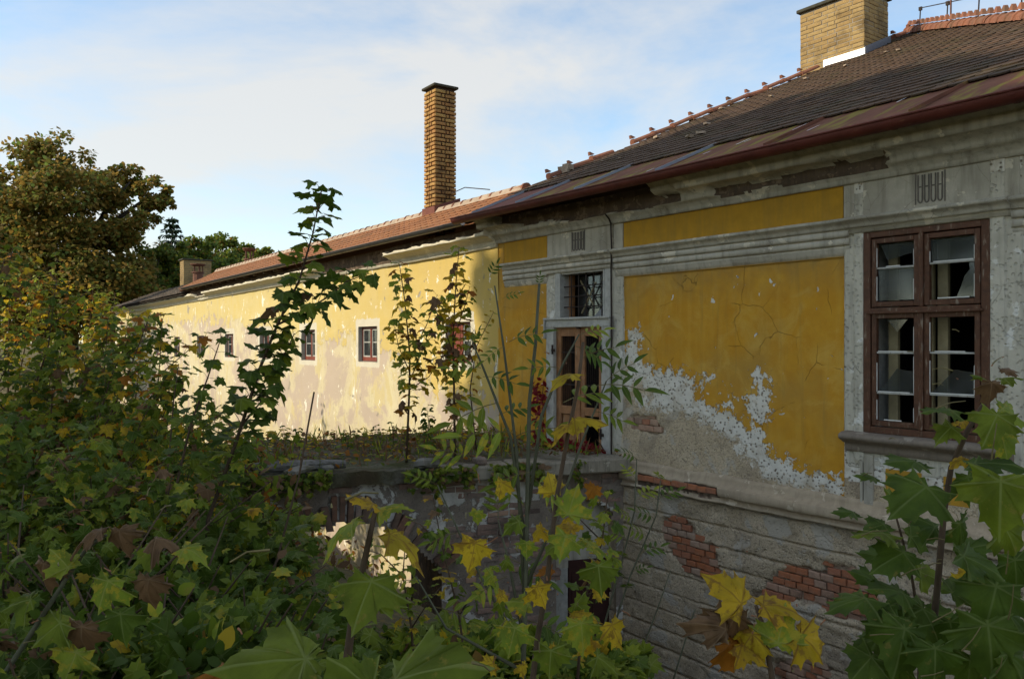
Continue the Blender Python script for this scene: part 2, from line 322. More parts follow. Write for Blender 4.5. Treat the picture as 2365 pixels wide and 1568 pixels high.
M['mortar_ridge'] = plain('pale_ridge_mortar', (.46, .35, .26), .95, var=.4, sc=6)
# glass
t = NT('dirty_window_glass'); v = t.tc()
gl = t.n('ShaderNodeBsdfGlossy', {'Color': (.60, .64, .68), 'Roughness': .08}).outputs[0]; tr = t.n('ShaderNodeBsdfTransparent', {'Color': (.55, .6, .62)}).outputs[0]
df = t.n('ShaderNodeBsdfDiffuse', {'Color': (.16, .17, .17)}).outputs[0]
a1 = t.n('ShaderNodeMixShader', {0: t.rng(t.noise(v, 6, 5), .3, .8, .06, .3), 1: tr, 2: df}).outputs[0]
fr = t.ma('ADD', .075, t.ma('MULTIPLY', t.ma('POWER', t.n('ShaderNodeLayerWeight', {'Blend': .5}).outputs['Facing'], 4.), .8))
M['glass'] = t.done(t.n('ShaderNodeMixShader', {0: t.ma('MULTIPLY', fr, .9), 1: a1, 2: gl}).outputs[0])

def leafmat(name, a, b, spot=None, trans=.4, vein=(.0, .0, .0), veinamt=.6, spotlo=.6):
    t = NT(name); v = t.tc(); r = t.rand()
    col = t.mix(r, a, b); n = t.noise(v, 9 if spot else 5, 5, .6)
    n2 = t.n('ShaderNodeTexNoise', {'Vector': v, 'Scale': 2.4, 'Detail': 3., 'W': r}, noise_dimensions='4D').outputs[0]
    col = t.mix(t.rng(n2, .38, .62, 0, .75), col, tuple(x*.5 for x in a))
    if spot: col = t.mix(t.rng(t.n('ShaderNodeTexNoise', {'Vector': v, 'Scale': 5.5, 'Detail': 6., 'Roughness': .7, 'W': t.ma('MULTIPLY', r, 9.)}, noise_dimensions='4D').outputs[0], spotlo, spotlo+.05), col, spot)
    edge_ = t.n('ShaderNodeSeparateXYZ', {0: v}).outputs
    rad_ = t.ma('SQRT', t.ma('ADD', t.ma('POWER', edge_[0], 2.), t.ma('POWER', edge_[1], 2.)))
    col = t.mix(t.rng(t.noise(v, 26, 4, .7), .45, .75, 0, .35), col, tuple(x*.55 for x in a))
    col = t.mix(t.rng(t.attr('vein'), .84, .93, 0, veinamt), col, vein)
    nm = t.bump(t.ma('ADD', t.ma('MULTIPLY', n, .3), t.attr('vein')), .25, .02)
    d = t.bsdf(col, .58, nm, 0., .18)
    tl = t.n('ShaderNodeBsdfTranslucent', {'Color': t.mix(.5, col, tuple(min(1., x*1.5) for x in a))}).outputs[0]
    return t.done(t.n('ShaderNodeMixShader', {0: trans, 1: d, 2: tl}).outputs[0])
LM = {
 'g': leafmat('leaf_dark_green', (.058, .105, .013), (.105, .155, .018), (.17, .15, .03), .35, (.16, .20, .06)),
 'm': leafmat('leaf_mid_green', (.13, .18, .017), (.20, .245, .024), (.24, .20, .035), .4, (.26, .30, .09), spotlo=.60),
 'l': leafmat('leaf_yellow_green', (.20, .28, .035), (.32, .35, .045), (.42, .33, .035), .45, (.34, .34, .10), spotlo=.52),
 'y': leafmat('leaf_yellow', (.58, .42, .035), (.58, .33, .022), (.20, .10, .025), .45, (.22, .11, .03), .75, .535),
 'o': leafmat('leaf_orange', (.40, .16, .02), (.33, .11, .018), (.16, .07, .02), .45, (.2, .08, .02)),
 'b': leafmat('leaf_brown', (.17, .095, .045), (.22, .13, .07), (.10, .06, .03), .3, (.25, .16, .09)),
 'r': leafmat('leaf_crimson', (.26, .018, .02), (.20, .02, .03), None, .4, (.3, .05, .05)),
 'n': leafmat('leaf_rusty_chestnut', (.34, .205, .048), (.25, .175, .04), None, .48, (.2, .1, .03), 0),
 'n2': leafmat('leaf_chestnut_green', (.15, .155, .034), (.21, .175, .038), None, .45, (.1, .1, .03), 0),
 'w': leafmat('leaf_wood_green', (.13, .20, .05), (.21, .25, .055), None, .42, (.1, .1, .03), 0),
 'c': leafmat('needle_dark', (.02, .045, .02), (.03, .06, .025), None, .1, (.1, .1, .03), 0),
}
M['bark'] = plain('brown_bark', (.10, .065, .04), .85, var=.4, sc=25)
M['bark_g'] = plain('grey_green_bark', (.10, .10, .06), .8, var=.4, sc=25)
M['bark_tree'] = plain('tree_bark', (.06, .05, .04), .95, var=.5, sc=5)
M['petiole'] = plain('red_leaf_stalk', (.26, .11, .05), .6)
M['petiole_g'] = plain('green_leaf_stalk', (.16, .13, .05), .6)

# ------------------------------------------------------------------ ground
def ground_z(x, y):
    u, w = NF.local((x, y)); uf, wf = FF.local((x, y))
    ww = w if u > 0 else wf
    t = min(1, max(0, (ww+5.3)/2.6)); t = t*t*(3-2*t); z = -1.62-3.7*t
    if u < -7 and ww < -2: z += .0
    if ww > 9: s = min(1, (ww-9)/3); z = z*(1-s)-1.6*s
    n = fbm((x*.35, y*.35, 0), 4)*.22
    d = math.hypot(x, y)
    if ww < -5 and x < -2: z += min(1.0, (-2-x)*.05)
    return z+n*(1 if d < 120 else .3)
def axis(lo, hi, fl, fh, st):
    a = list(np.arange(fl, fh+1e-6, st)); s = st; x = fl
    left = []
    while x > lo: s *= 1.35; x -= s; left.append(max(x, lo))
    s = st; x = fh; right = []
    while x < hi: s *= 1.35; x += s; right.append(min(x, hi))
    return left[::-1]+a+right
gx = axis(-900, 900, -30, 16, .45); gy = axis(-300, 1500, -6, 62, .45)
V = np.array([(x, y, ground_z(x, y)) for y in gy for x in gx]); nx = len(gx)
ii, jj = np.meshgrid(np.arange(len(gy)-1), np.arange(nx-1), indexing='ij'); k = (ii*nx+jj).ravel()
t = NT('leaf_strewn_ground'); v = t.tc(); n = t.noise(v, 1.5, 8, .65); n2 = t.noise(v, 14, 6, .7)
c = t.mix(t.rng(n, .35, .65), (.08, .085, .035), (.15, .11, .055)); c = t.mix(t.rng(n2, .5, .7), c, (.20, .135, .055)); c = t.mix(t.rng(t.vor(v, 9, 'F1'), .2, .1, 0, .7), c, (.22, .14, .035))
M['ground'] = t.done(t.bsdf(c, 1, t.bump(n2, 1, .08)))
obj('ground', mesh_np('ground', V, np.stack([k, k+1, k+nx+1, k+nx], 1), M['ground'], smooth=True), kind='structure')

# ------------------------------------------------------------------ shared brick / tile shapes
def brick_mesh(name, m, l, h, d, seed, jag=.006):
    r = random.Random(seed); b = .008
    q = lambda a: a+r.uniform(-jag, jag)
    # front ring is chamfered; (x along, y depth, z up), front at y = 0
    fr = [(-l/2+b, 0, -h/2+b), (l/2-b, 0, -h/2+b), (l/2-b, 0, h/2-b), (-l/2+b, 0, h/2-b)]
    md = [(-l/2, b, -h/2), (l/2, b, -h/2), (l/2, b, h/2), (-l/2, b, h/2)]
    bk = [(-l/2, d, -h/2), (l/2, d, -h/2), (l/2, d, h/2), (-l/2, d, h/2)]
    vs = [(q(x), y+r.uniform(0, jag), q(z)) for x, y, z in fr]+[(q(x), y, q(z)) for x, y, z in md]+bk
    fs = [(0, 1, 2, 3)]+[(a, 4+a, 4+(a+1) % 4, (a+1) % 4) for a in range(4)]+[(4+a, 8+a, 8+(a+1) % 4, 4+(a+1) % 4) for a in range(4)]
    fs = [tuple(reversed(f)) if i else f for i, f in enumerate(fs)]+[(11, 10, 9, 8)]
    me = mesh_np(name, vs, [tuple(f) for f in fs], m); return me

# ------------------------------------------------------------------ near house
house = empty('manor_house', (J[0], J[1], 0), NF.rz, label='ochre and grey stucco house in the shade with tall broken casement window', cat='house')
P3 = lambda cx, cy: NF.P(1089.8+.2979*cx, 661.7+.2979*cy)
P4 = lambda cx, cy: NF.P(1323.4+.2979*cx, 973.1+.2979*cy)
P6 = lambda cx, cy: NF.P(1586.5+.3291*cx, 1100.7+.3291*cy)
YL = [P3(*p) for p in [(1165, 700), (1185, 430), (1200, 350), (1225, 340), (1275, 345), (1298, 400), (1275, 480), (1290, 545), (1350, 610), (1400, 645), (1470, 655), (1540, 640), (1610, 655), (1660, 690), (1730, 690),
     (1715, 800), (1700, 860), (1760, 870), (1800, 910), (1880, 950), (1950, 985), (2010, 1000), (2060, 1040), (2110, 1090), (2150, 1110), (2170, 1070), (2200, 1085), (2235, 1070), (2230, 1150), (2265, 1220), (2320, 1300), (2400, 1340), (2560, 1420), (2700, 1460), (2860, 1500)]]
YL = YL+[(6.3, -1.9), (2.6, -1.9)]
DROP = [P3(*p) for p in [(2195, 670), (2250, 700), (2240, 760), (2280, 790), (2285, 960), (2250, 1030), (2180, 1050), (2140, 990), (2130, 880), (2190, 830), (2215, 760)]]
SC1 = [P3(*p) for p in [(1900, 880), (1980, 800), (2050, 880), (2020, 960), (1940, 950)]]
SC2 = [P3(*p) for p in [(1740, 700), (1850, 700), (1900, 715), (1820, 770), (1740, 800)]]
GR = [P3(*p) for p in [(1120, 760), (1200, 800), (1260, 720), (1330, 740), (1390, 850), (1370, 890), (1330, 850), (1270, 910), (1330, 960), (1500, 950), (1620, 960), (1720, 980), (1800, 1060), (1880, 1130), (2000, 1180), (2070, 1220), (2120, 1330), (2220, 1420), (2300, 1500), (2800, 1580)]]+[(6.5, -2.2), (2.6, -2.2)]
BP = [[P4(*p) for p in [(700, 740), (880, 760), (920, 850), (1000, 940), (1085, 970), (1110, 1040), (1100, 1110), (1130, 1160), (1090, 1240), (1000, 1240), (930, 1210), (850, 1150), (780, 1070), (740, 1000), (690, 930), (680, 860)]],
      [P4(*p) for p in [(1540, 1180), (1700, 1120), (1780, 1130), (1920, 1160), (1940, 1080), (2010, 1100), (2160, 1150), (2300, 1260), (2350, 1400), (2350, 1560), (2030, 1530), (1900, 1440), (1750, 1400), (1620, 1390), (1500, 1390), (1370, 1360), (1350, 1310), (1480, 1300), (1470, 1240), (1530, 1230)]],
      [P3(*p) for p in [(1195, 1030), (1260, 995), (1330, 1000), (1400, 1005), (1410, 1050), (1470, 1095), (1475, 1155), (1380, 1145), (1300, 1130), (1225, 1090)]],
      [P6(*p) for p in [(600, 1290), (900, 1285), (1010, 1340), (960, 1480), (700, 1500), (590, 1400)]]]
GROOVES = [-2.18, -2.43, -2.66, -2.91, -3.17, -3.41, -3.66, -3.90, -4.15, -4.4, -4.64]
DOOR = (1.48, 2.52, -1.62, .212); TRAN = (1.611, 2.569, .36, 1.005); WIN = (6.40, 7.60, -.90, 1.09)
def lines(lo, hi, st, brk, eps=.0015):
    a = list(np.arange(lo, hi, st))+[hi]
    a = [x for x in a if all(abs(x-b) > st*.3 for b in brk)]
    for b in brk: a += [b-eps, b+eps]
    return np.array(sorted(x for x in a if lo-1e-6 <= x <= hi+1e-6))
ub = [.18, 1.27, 1.48, 1.611, 2.52, 2.569, 2.75, 2.937, 6.179, 6.30, 6.40, 7.60, 7.72, 7.86]
zb = [-1.938, -1.912, -1.62, -.90, .212, .36, 1.005, .873, 1.09]
us = lines(0, 9.6, .03, ub)
zs = list(lines(-6.2, 1.62, .03, zb))
for g in GROOVES: zs = [z for z in zs if abs(z-g) > .022]+[g-.016, g-.010, g+.010, g+.016]
zs = np.array(sorted(zs)); U, Z = np.meshgrid(us, zs, indexing='xy')
ra = lambda u0, u1, z0, z1: np.minimum(np.minimum(U-u0, u1-U), np.minimum(Z-z0, z1-Z))
yellow = np.maximum.reduce([ra(2.937, 6.179, -2.2, .9), ra(.0, 1.27, -2.2, 1.3)])
removed = np.maximum.reduce([sdf(U, Z, YL), sdf(U, Z, DROP)+.03, sdf(U, Z, SC1)-.04, sdf(U, Z, SC2)-.04])
yel = np.clip(-removed, -.5, .5)
near_edge = smooth(3.05, 2.94, U)*smooth(-.4, -.9, Z)
yel = np.where((U > 2.93) & (U < 6.18), yel+.16*smooth(.1, .35, -removed), yel)
left = smooth(1.4, .8, U); yel = np.where(U < 1.3, np.clip(.18+.16*(Z+.9), -.15, .35), yel)
yel = np.where((U > 2.93) & (U < 6.18) & (Z < -1.55), np.minimum(yel, -1.5-Z-.1), yel)
yel = np.where(Z < -1.66, -.5, yel); yel = np.where((U > 6.18), -.5, yel); yel = np.where((U > 1.27) & (U < 2.937), -.4, yel)
gry = np.clip(sdf(U, Z, GR), -.5, .5); gry = np.where(Z < -1.72, .5, gry); gry = np.where(U < 2.7, np.where(Z < -1.25, .3, -.3), gry)
gry = np.where(U > 6.179, np.where(Z < -1.35-.25*vfbm(U*2, Z*2, 3, 5), .4, -.4), gry)
trm = np.maximum.reduce([ra(1.27, 2.937, -1.55, 1.3), ra(6.179, 9.7, -1.30, 1.5), ra(0.0, .18, 3, 4)])
trm = np.clip(trm, -.4, .4)-np.clip((-.95-Z)*.09, 0, .12); trm = np.where((U > 7.86), np.minimum(trm, .02+.25*vfbm(U*1.5, Z*1.2, 4, 9)), trm)
brk = np.maximum.reduce([sdf(U, Z, p) for p in BP]); brk = np.clip(brk, -.3, .3)
W = np.zeros_like(U)
W += np.where((U > 2.937) & (U < 6.179) & (Z < .874) & (Z > -1.62), .022, 0)
W += np.where((U > 6.179) & (U < 6.30) & (Z > -1.62), -.006, 0)+np.where((U > 6.30) & (U < 6.40) & (Z > -1.2), -.028, 0)+np.where((U > 7.60) & (U < 7.72) & (Z > -1.2), -.028, 0)+np.where((U > 7.72) & (U < 7.86), -.012, 0)
W += np.where((U > 2.75) & (U < 2.937) & (Z > -1.62), -.004, 0)
W += .012*vfbm(U*1.2, Z*1.2, 3, 3)+.004*vfbm(U*9, Z*9, 3, 8)
W += np.where((Z > .8745) & (((U > .18) & (U < 1.29)) | ((U > 2.76) & (U < 6.18))), .07, 0)
low = Z < -1.93
bump_ = .02*smooth(-.05, .12, vfbm(U*2.2, Z*3.2, 5, 21))                      # plaster lost in flat scabs
W += np.where(low, bump_, 0)
for g in GROOVES: W += np.where((np.abs(Z-g) < .013) & low, .022*smooth(-.55, .2, vfbm(U*1.6, Z*0+g*3, 4, 31)+.25), 0)
W += np.where((np.abs(Z+1.925) < .014) & (U > 2.9), .06, 0)
bw = brk+.05*vfbm(U*14, Z*14, 4, 44); W += .042*smooth(-.012, .012, bw)
wpanel = np.where((U > 2.937) & (U < 6.179) & ~low, .012*smooth(0, .02, gry+.15*vfbm(U*7, Z*7, 4, 12)), 0); W += wpanel
keep = np.ones((len(zs)-1, len(us)-1), bool); uc_ = (us[:-1]+us[1:])/2; zc_ = (zs[:-1]+zs[1:])/2
for a, b, c0, d0 in (DOOR, TRAN, WIN):
    keep &= ~((uc_[None, :] > a) & (uc_[None, :] < b) & (zc_[:, None] > c0) & (zc_[:, None] < d0))
n_ = len(us); ii, jj = np.meshgrid(np.arange(len(zs)-1), np.arange(n_-1), indexing='ij'); k = (ii*n_+jj)[keep]
wall = obj('wall', mesh_np('house_wall', np.stack([U.ravel(), W.ravel(), Z.ravel()], 1), np.stack([k, k+1, k+n_+1, k+n_], 1), M['near_wall'],
           attrs={'yel': yel.ravel(), 'gry': gry.ravel(), 'brk': bw.ravel(), 'trm': trm.ravel()}), house)
# bricks showing through the fallen plaster
bm_red = [brick_mesh('brick', M['brick_red'], .138, .070, .05, s) for s in range(4)]
bm_dus = [brick_mesh('brick', M['brick_dusty'], .138, .070, .05, s+9) for s in range(4)]
def place_bricks(poly, parent, red, w0, course=.084, ln=.15, z00=-6, half=True, pick=None):
    P = np.array(poly); r = random.Random(len(poly))
    row = 0; z = z00
    while z < P[:, 1].max():
        if z > P[:, 1].min()-.05:
            u = P[:, 0].min()-.2+(row % 2)*ln/2
            while u < P[:, 0].max()+.1:
                s = float(sdf(np.array([u]), np.array([z]), poly)[0])
                if s > -.015+r.uniform(0, .03):
                    me = r.choice(bm_red if r.random() < red*(1.35 if s > .12 else .7) else bm_dus)
                    o = obj('brick', me, parent, (u+r.uniform(-.004, .004), w0+r.uniform(-.006, .010)+(.018 if r.random() < .08 else 0), z)); o.rotation_euler = (r.uniform(-.03, .03), r.uniform(-.03, .03), r.uniform(-.04, .04))
                u += ln
        z += course; row += 1
for p, red, w0 in zip(BP, (.62, .6, .35, .4), (.012, .012, .034, .012)): place_bricks(p, wall, red, w0)

# mouldings run along the wall
def moulding(name, prof, u0, u1, m, parent, du=.06, amp=.006, seed=1, lost=(), mats=None, zshift=None, cap=True):
    """prof [(w,z)] from top to bottom; lost: (u0,u1,k0,k1,depth) stretches of fallen stucco, or of eaves shade put into dark colour"""
    # densify profile
    pr = []
    for (a, b), (c_, d_) in zip(prof[:-1], prof[1:]):
        L_ = math.hypot(c_-a, d_-b); n = max(1, int(L_/.03))
        for i in range(n): pr.append((a+(c_-a)*i/n, b+(d_-b)*i/n))
    pr.append(prof[-1]); pr = np.array(pr); uu = np.arange(u0, u1+1e-6, du); uu[-1] = u1
    Uu, Kk = np.meshgrid(uu, np.arange(len(pr)), indexing='xy'); Wm = pr[Kk, 0]; Zm = pr[Kk, 1].copy()
    Wm = Wm+amp*vfbm(Uu*3, Zm*9, 4, seed); Zm = Zm+amp*.7*vfbm(Uu*3, Zm*7, 3, seed+5)
    rough = np.zeros_like(Wm)
    for (a, b, z0, z1, dep) in lost:
        msk = smooth(-.02, .03, np.minimum(np.minimum(Uu-a, b-Uu), np.minimum(pr[Kk, 1]-z0, z1-pr[Kk, 1])*1.0+.02)+.05*vfbm(Uu*5, Zm*8, 4, seed+9)-.01)
        Wm = Wm*(1-msk)+(dep+.04*vfbm(Uu*7, Zm*12, 4, seed+2))*msk; rough = np.maximum(rough, msk)
    if zshift is not None: Zm = Zm+zshift(Uu)
    n = len(uu); i2, j2 = np.meshgrid(np.arange(len(pr)-1), np.arange(n-1), indexing='ij'); k2 = (i2*n+j2).ravel()
    fm = (rough[:-1, :-1].ravel() > .5).astype(int)
    Vm = np.stack([Uu.ravel(), Wm.ravel(), Zm.ravel()], 1)
    o = obj(name, mesh_np(name, Vm, np.stack([k2, k2+n, k2+n+1, k2+1], 1), [m, M['rough']], fm), parent)
    if cap:
        for col in (0, n-1):
            ring = [tuple(Vm[i*n+col]) for i in range(len(pr))]; e0 = len(ring)
            ring += [(ring[-1][0], .12, ring[-1][2]), (ring[0][0], .12, ring[0][2])]
            me2 = mesh_np(name+'_end', ring, [tuple(range(len(ring)))], m); obj(name+'_end', me2, o)
    return o
# main cornice, frieze, entablature, string course
CORN = [(-.43, 2.0), (-.43, 1.955), (-.38, 1.945), (-.355, 1.925), (-.33, 1.915), (-.33, 1.83), (-.27, 1.822), (-.22, 1.80), (-.17, 1.775), (-.155, 1.745), (-.155, 1.715), (-.11, 1.705), (-.085, 1.68), (-.06, 1.655), (-.05, 1.64), (-.05, 1.60), (0.02, 1.60)]
moulding('cornice', CORN, -.15, 9.6, M['trim'], house, .05, .007, 3, lost=((.75, 2.2, 1.79, 2.2, -.06), (1.9, 3.75, 1.74, 2.2, -.05), (3.5, 4.1, 1.73, 1.83, -.10), (4.6, 6.7, 1.71, 1.80, -.09), (.2, 1.0, 1.86, 2.2, -.10)))
ENT = [(0.03, 1.262), (-.095, 1.255), (-.11, 1.245), (-.11, 1.222), (-.09, 1.212), (-.065, 1.195), (-.05, 1.17), (-.05, 1.150), (-.012, 1.149), (-.012, 1.135), (-.046, 1.134), (-.046, 1.072), (-.008, 1.071), (-.008, 1.057), (-.034, 1.056), (-.034, .992), (.004, .991), (.004, .977), (-.022, .976), (-.018, .962), (.012, .880), (.03, .874)]
moulding('entablature', ENT, .18, 1.30, M['trim'], house, .05, .004, 11)
ENTD = [(w_-.018 if w_ < .0 else w_, z_) for w_, z_ in ENT if z_ > 1.0]+[(-.042, 1.04), (-.042, 1.018), (-.01, 1.006), (.03, 1.006)]
moulding('entablature', ENTD, 1.30, 2.745, M['trim'], house, .05, .004, 12)
moulding('entablature', ENT, 2.765, 6.25, M['trim'], house, .05, .004, 13)
ENTW = [(w_-.025 if w_ < .0 else w_, z_) for w_, z_ in ENT if z_ > 1.12]+[(-.05, 1.125), (-.05, 1.10), (-.02, 1.092), (.03, 1.092)]
moulding('entablature', ENTW, 6.25, 7.78, M['trim'], house, .05, .004, 14)
moulding('entablature', ENT, 7.78, 9.6, M['trim'], house, .05, .004, 15)
STR = [(.03, -1.575), (-.015, -1.58), (-.03, -1.66), (-.05, -1.685), (-.105, -1.70), (-.115, -1.715), (-.115, -1.80), (-.105, -1.81), (-.06, -1.815), (-.052, -1.835), (-.052, -1.862), (-.078, -1.868), (-.078, -1.892), (-.02, -1.897), (.015, -1.915), (.03, -1.915)]
M['string'] = stucco('bare_crumbling_plaster', (.49, .385, .265), (.64, .53, .385), (.27, .20, .14), .60, 1.6, False, .6, .8)
sc_ = moulding('string_course', STR, 2.96, 9.6, M['string'], house, .03, .020, 17, lost=((3.25, 4.60, -1.82, -1.705, -.055),))
r = random.Random(4)
for i in range(9):                       # bricks bared in the string course
    obj('brick', r.choice(bm_red), sc_, (3.35+i*.145+r.uniform(-.005, .005), -.092+r.uniform(-.01, .01), -1.76+r.uniform(-.004, .004)))
# frieze panels
def panel(name, u0, u1, z0, z1, w, m, parent=house):
    return MB().box((u0, w, z0), (u1, .02, z1)).build(name, m, parent, .004)
panel('frieze_panel', .19, 1.295, 1.262, 1.60, -.014, M['frieze_yellow']); panel('frieze_panel', 2.945, 6.17, 1.262, 1.60, -.012, M['frieze_yellow'])
panel('frieze_panel', 1.31, 2.735, 1.262, 1.60, -.022, M['trim']); panel('frieze_panel', 2.77, 2.935, 1.262, 1.60, -.018, M['trim'])
panel('frieze_panel', 6.18, 6.335, 1.262, 1.60, -.018, M['trim']); fw = panel('frieze_panel', 6.345, 7.84, 1.262, 1.60, -.024, M['trim']); panel('frieze_panel', 7.85, 9.6, 1.262, 1.60, -.016, M['trim'])
def flutes(uc, parent=house):            # four carved U-shaped flutes as raised tubes, groove shade put into the dark colour
    for k in range(4):
        u = uc+(k-1.5)*.062; b = MB(); s = .020
        pts = [(u-s, -.027, 1.575), (u-s, -.027, 1.37)]+[(u-s*math.cos(a), -.027, 1.345-s*math.sin(a)*1.6) for a in np.linspace(0, math.pi, 9)]+[(u+s, -.027, 1.37), (u+s, -.027, 1.575)]
        b.tube(pts, .0075, 5); b.box((u-s, -.026, 1.455), (u+s, -.03, 1.47)); b.build('flute', M['mortar_groove_grey'], parent)
    for u in (uc-.137, uc+.137): MB().tube([(u, -.027, 1.59), (u, -.027, 1.30)], .0065, 5).build('flute', M['mortar_groove_grey'], parent)
flutes(2.03); flutes(7.07)
# pilaster strips and hood of the door
cas = MB()
for u0, u1, z0, z1, w in ((1.30, 1.475, -1.62, .30, -.035), (2.525, 2.70, -1.62, .30, -.035)): cas.box((u0, w, z0), (u1, .03, z1))
door = cas.build('door', M['white_wood'], house, .006)
MB().box((1.30, -.045, .215), (2.70, .03, .33)).build('lintel', M['white_wood'], door, .006)
MB().box((1.27, -.075, .325), (2.73, .03, .358)).build('hood', M['white_wood'], door, .006)
MB().box((1.27, -.065, .05), (1.298, .0, .324)).box((2.702, -.065, .05), (2.73, .0, .324)).build('architrave_ear', M['white_wood'], door, .004)
MB().box((1.48, .02, -1.62), (1.50, .3, .212)).box((2.50, .02, -1.62), (2.52, .3, .212)).box((1.5, .02, .192), (2.5, .3, .212)).build('jamb', M['door_wood'], door)
def leaf_door(u0, u1, name='door_leaf'):
    d = MB(); w0, w1 = .02, .06
    d.box((u0, w0, -1.60), (u0+.085, w1, .19)).box((u1-.085, w0, -1.60), (u1, w1, .19)).box((u0+.085, w0, .085), (u1-.085, w1, .19)).box((u0+.085, w0, -1.05), (u1-.085, w1, -.93)).box((u0+.085, w0, -1.60), (u1-.085, w1, -1.50))
    o = d.build(name, M['door_wood'], door, .005)
    b = MB()
    for k in range(7):
        u = u0+.085+(u1-u0-.17)*(k+.5)/7; b.tube([(u, .045, -.95), (u, .045, .10)], .006, 5)
    for z in (-.15, -.62): b.box((u0+.08, .037, z-.008), (u1-.08, .041, z+.008))
    b.build('bar', M['iron'], o); return o
l1 = leaf_door(1.50, 1.985); l2 = leaf_door(2.03, 2.50)
MB().box((1.985, .005, -1.60), (2.03, .05, .20)).build('meeting_stile', M['door_wood'], door, .004)
MB().box((1.60, .05, -1.5), (1.90, .058, -1.06)).build('door_panel', M['door_wood'], l1)
for u, z in ((1.47, -.12), (2.53, -.12), (2.53, -1.28)):
    MB().box((u-.03, -.05, z-.02), (u+.05, -.035, z+.02)).tube([(u, -.05, z-.06), (u, -.05, z+.08)], .014, 6).build('hinge', M['iron'], door)
MB().box((1.98, -.02, .19), (2.03, .02, .27)).build('latch', M['iron'], door)
MB().box((1.40, -.30, -1.64), (2.62, .32, -1.60)).build('threshold', M['stone'], door, .01)
# transom light with grille
tw = MB().box((1.60, -.03, .36), (1.625, .2, 1.005)).box((2.555, -.03, .36), (2.58, .2, 1.005)).box((1.625, -.01, .985), (2.555, .2, 1.005)).build('transom_window', M['white_wood'], house, .003)
for x0, x1 in ((1.50, 1.60), (2.58, 2.70)): MB().box((x0, -.025, .36), (x1, .01, 1.03)).build('surround', M['white_wood'], tw, .004)
MB().box((1.625, .14, .36), (1.70, .20, .985)).build('rotten_post', M['door_wood'], tw, .004)
for k in range(5): u = 1.80+k*.165; MB().tube([(u, .04, .36), (u, .04, .99)], .0095, 6).build('grille_bar', M['iron'], tw)
for k in range(3): z = .51+k*.15; MB().tube([(1.625, .05, z), (2.555, .05, z)], .0085, 6).build('grille_bar', M['iron'], tw)
for a, b in (((1.82, .90), (2.12, .52)), ((1.85, .42), (2.16, .86)), ((2.30, .90), (2.55, .55)), ((2.36, .52), (2.55, .80))):
    MB().tube([(a[0], .20, a[1]), (b[0], .20, b[1])], .012, 4).build('lattice_bar', M['cream_wood'], tw)
MB().plate([(2.10, .37), (2.42, .37), (2.42, .60)], .21, .216).build('glass_shard', M['zinc_dull_shaded'], tw)
MB().plate([(1.70, .37), (2.55, .37), (2.55, .98), (1.70, .98)], .25, .254).build('pane', M['glass'], tw)
# rooms behind the openings, their lack of light put into a dark colour
def room(u0, u1, z0, z1, w0, w1, nm, parent=house):
    b = MB(); b.add([(u0, w0, z0), (u1, w0, z0), (u1, w1, z0), (u0, w1, z0), (u0, w0, z1), (u1, w0, z1), (u1, w1, z1), (u0, w1, z1)], [(0, 1, 2, 3), (4, 7, 6, 5), (1, 5, 6, 2), (2, 6, 7, 3), (3, 7, 4, 0)])
    return b.build(nm, M['dark_in'], parent)
room(1.0, 3.0, -1.7, 1.1, .31, 4, 'inner_room'); room(5.6, 8.6, -1.6, 1.6, .50, 5, 'inner_room')
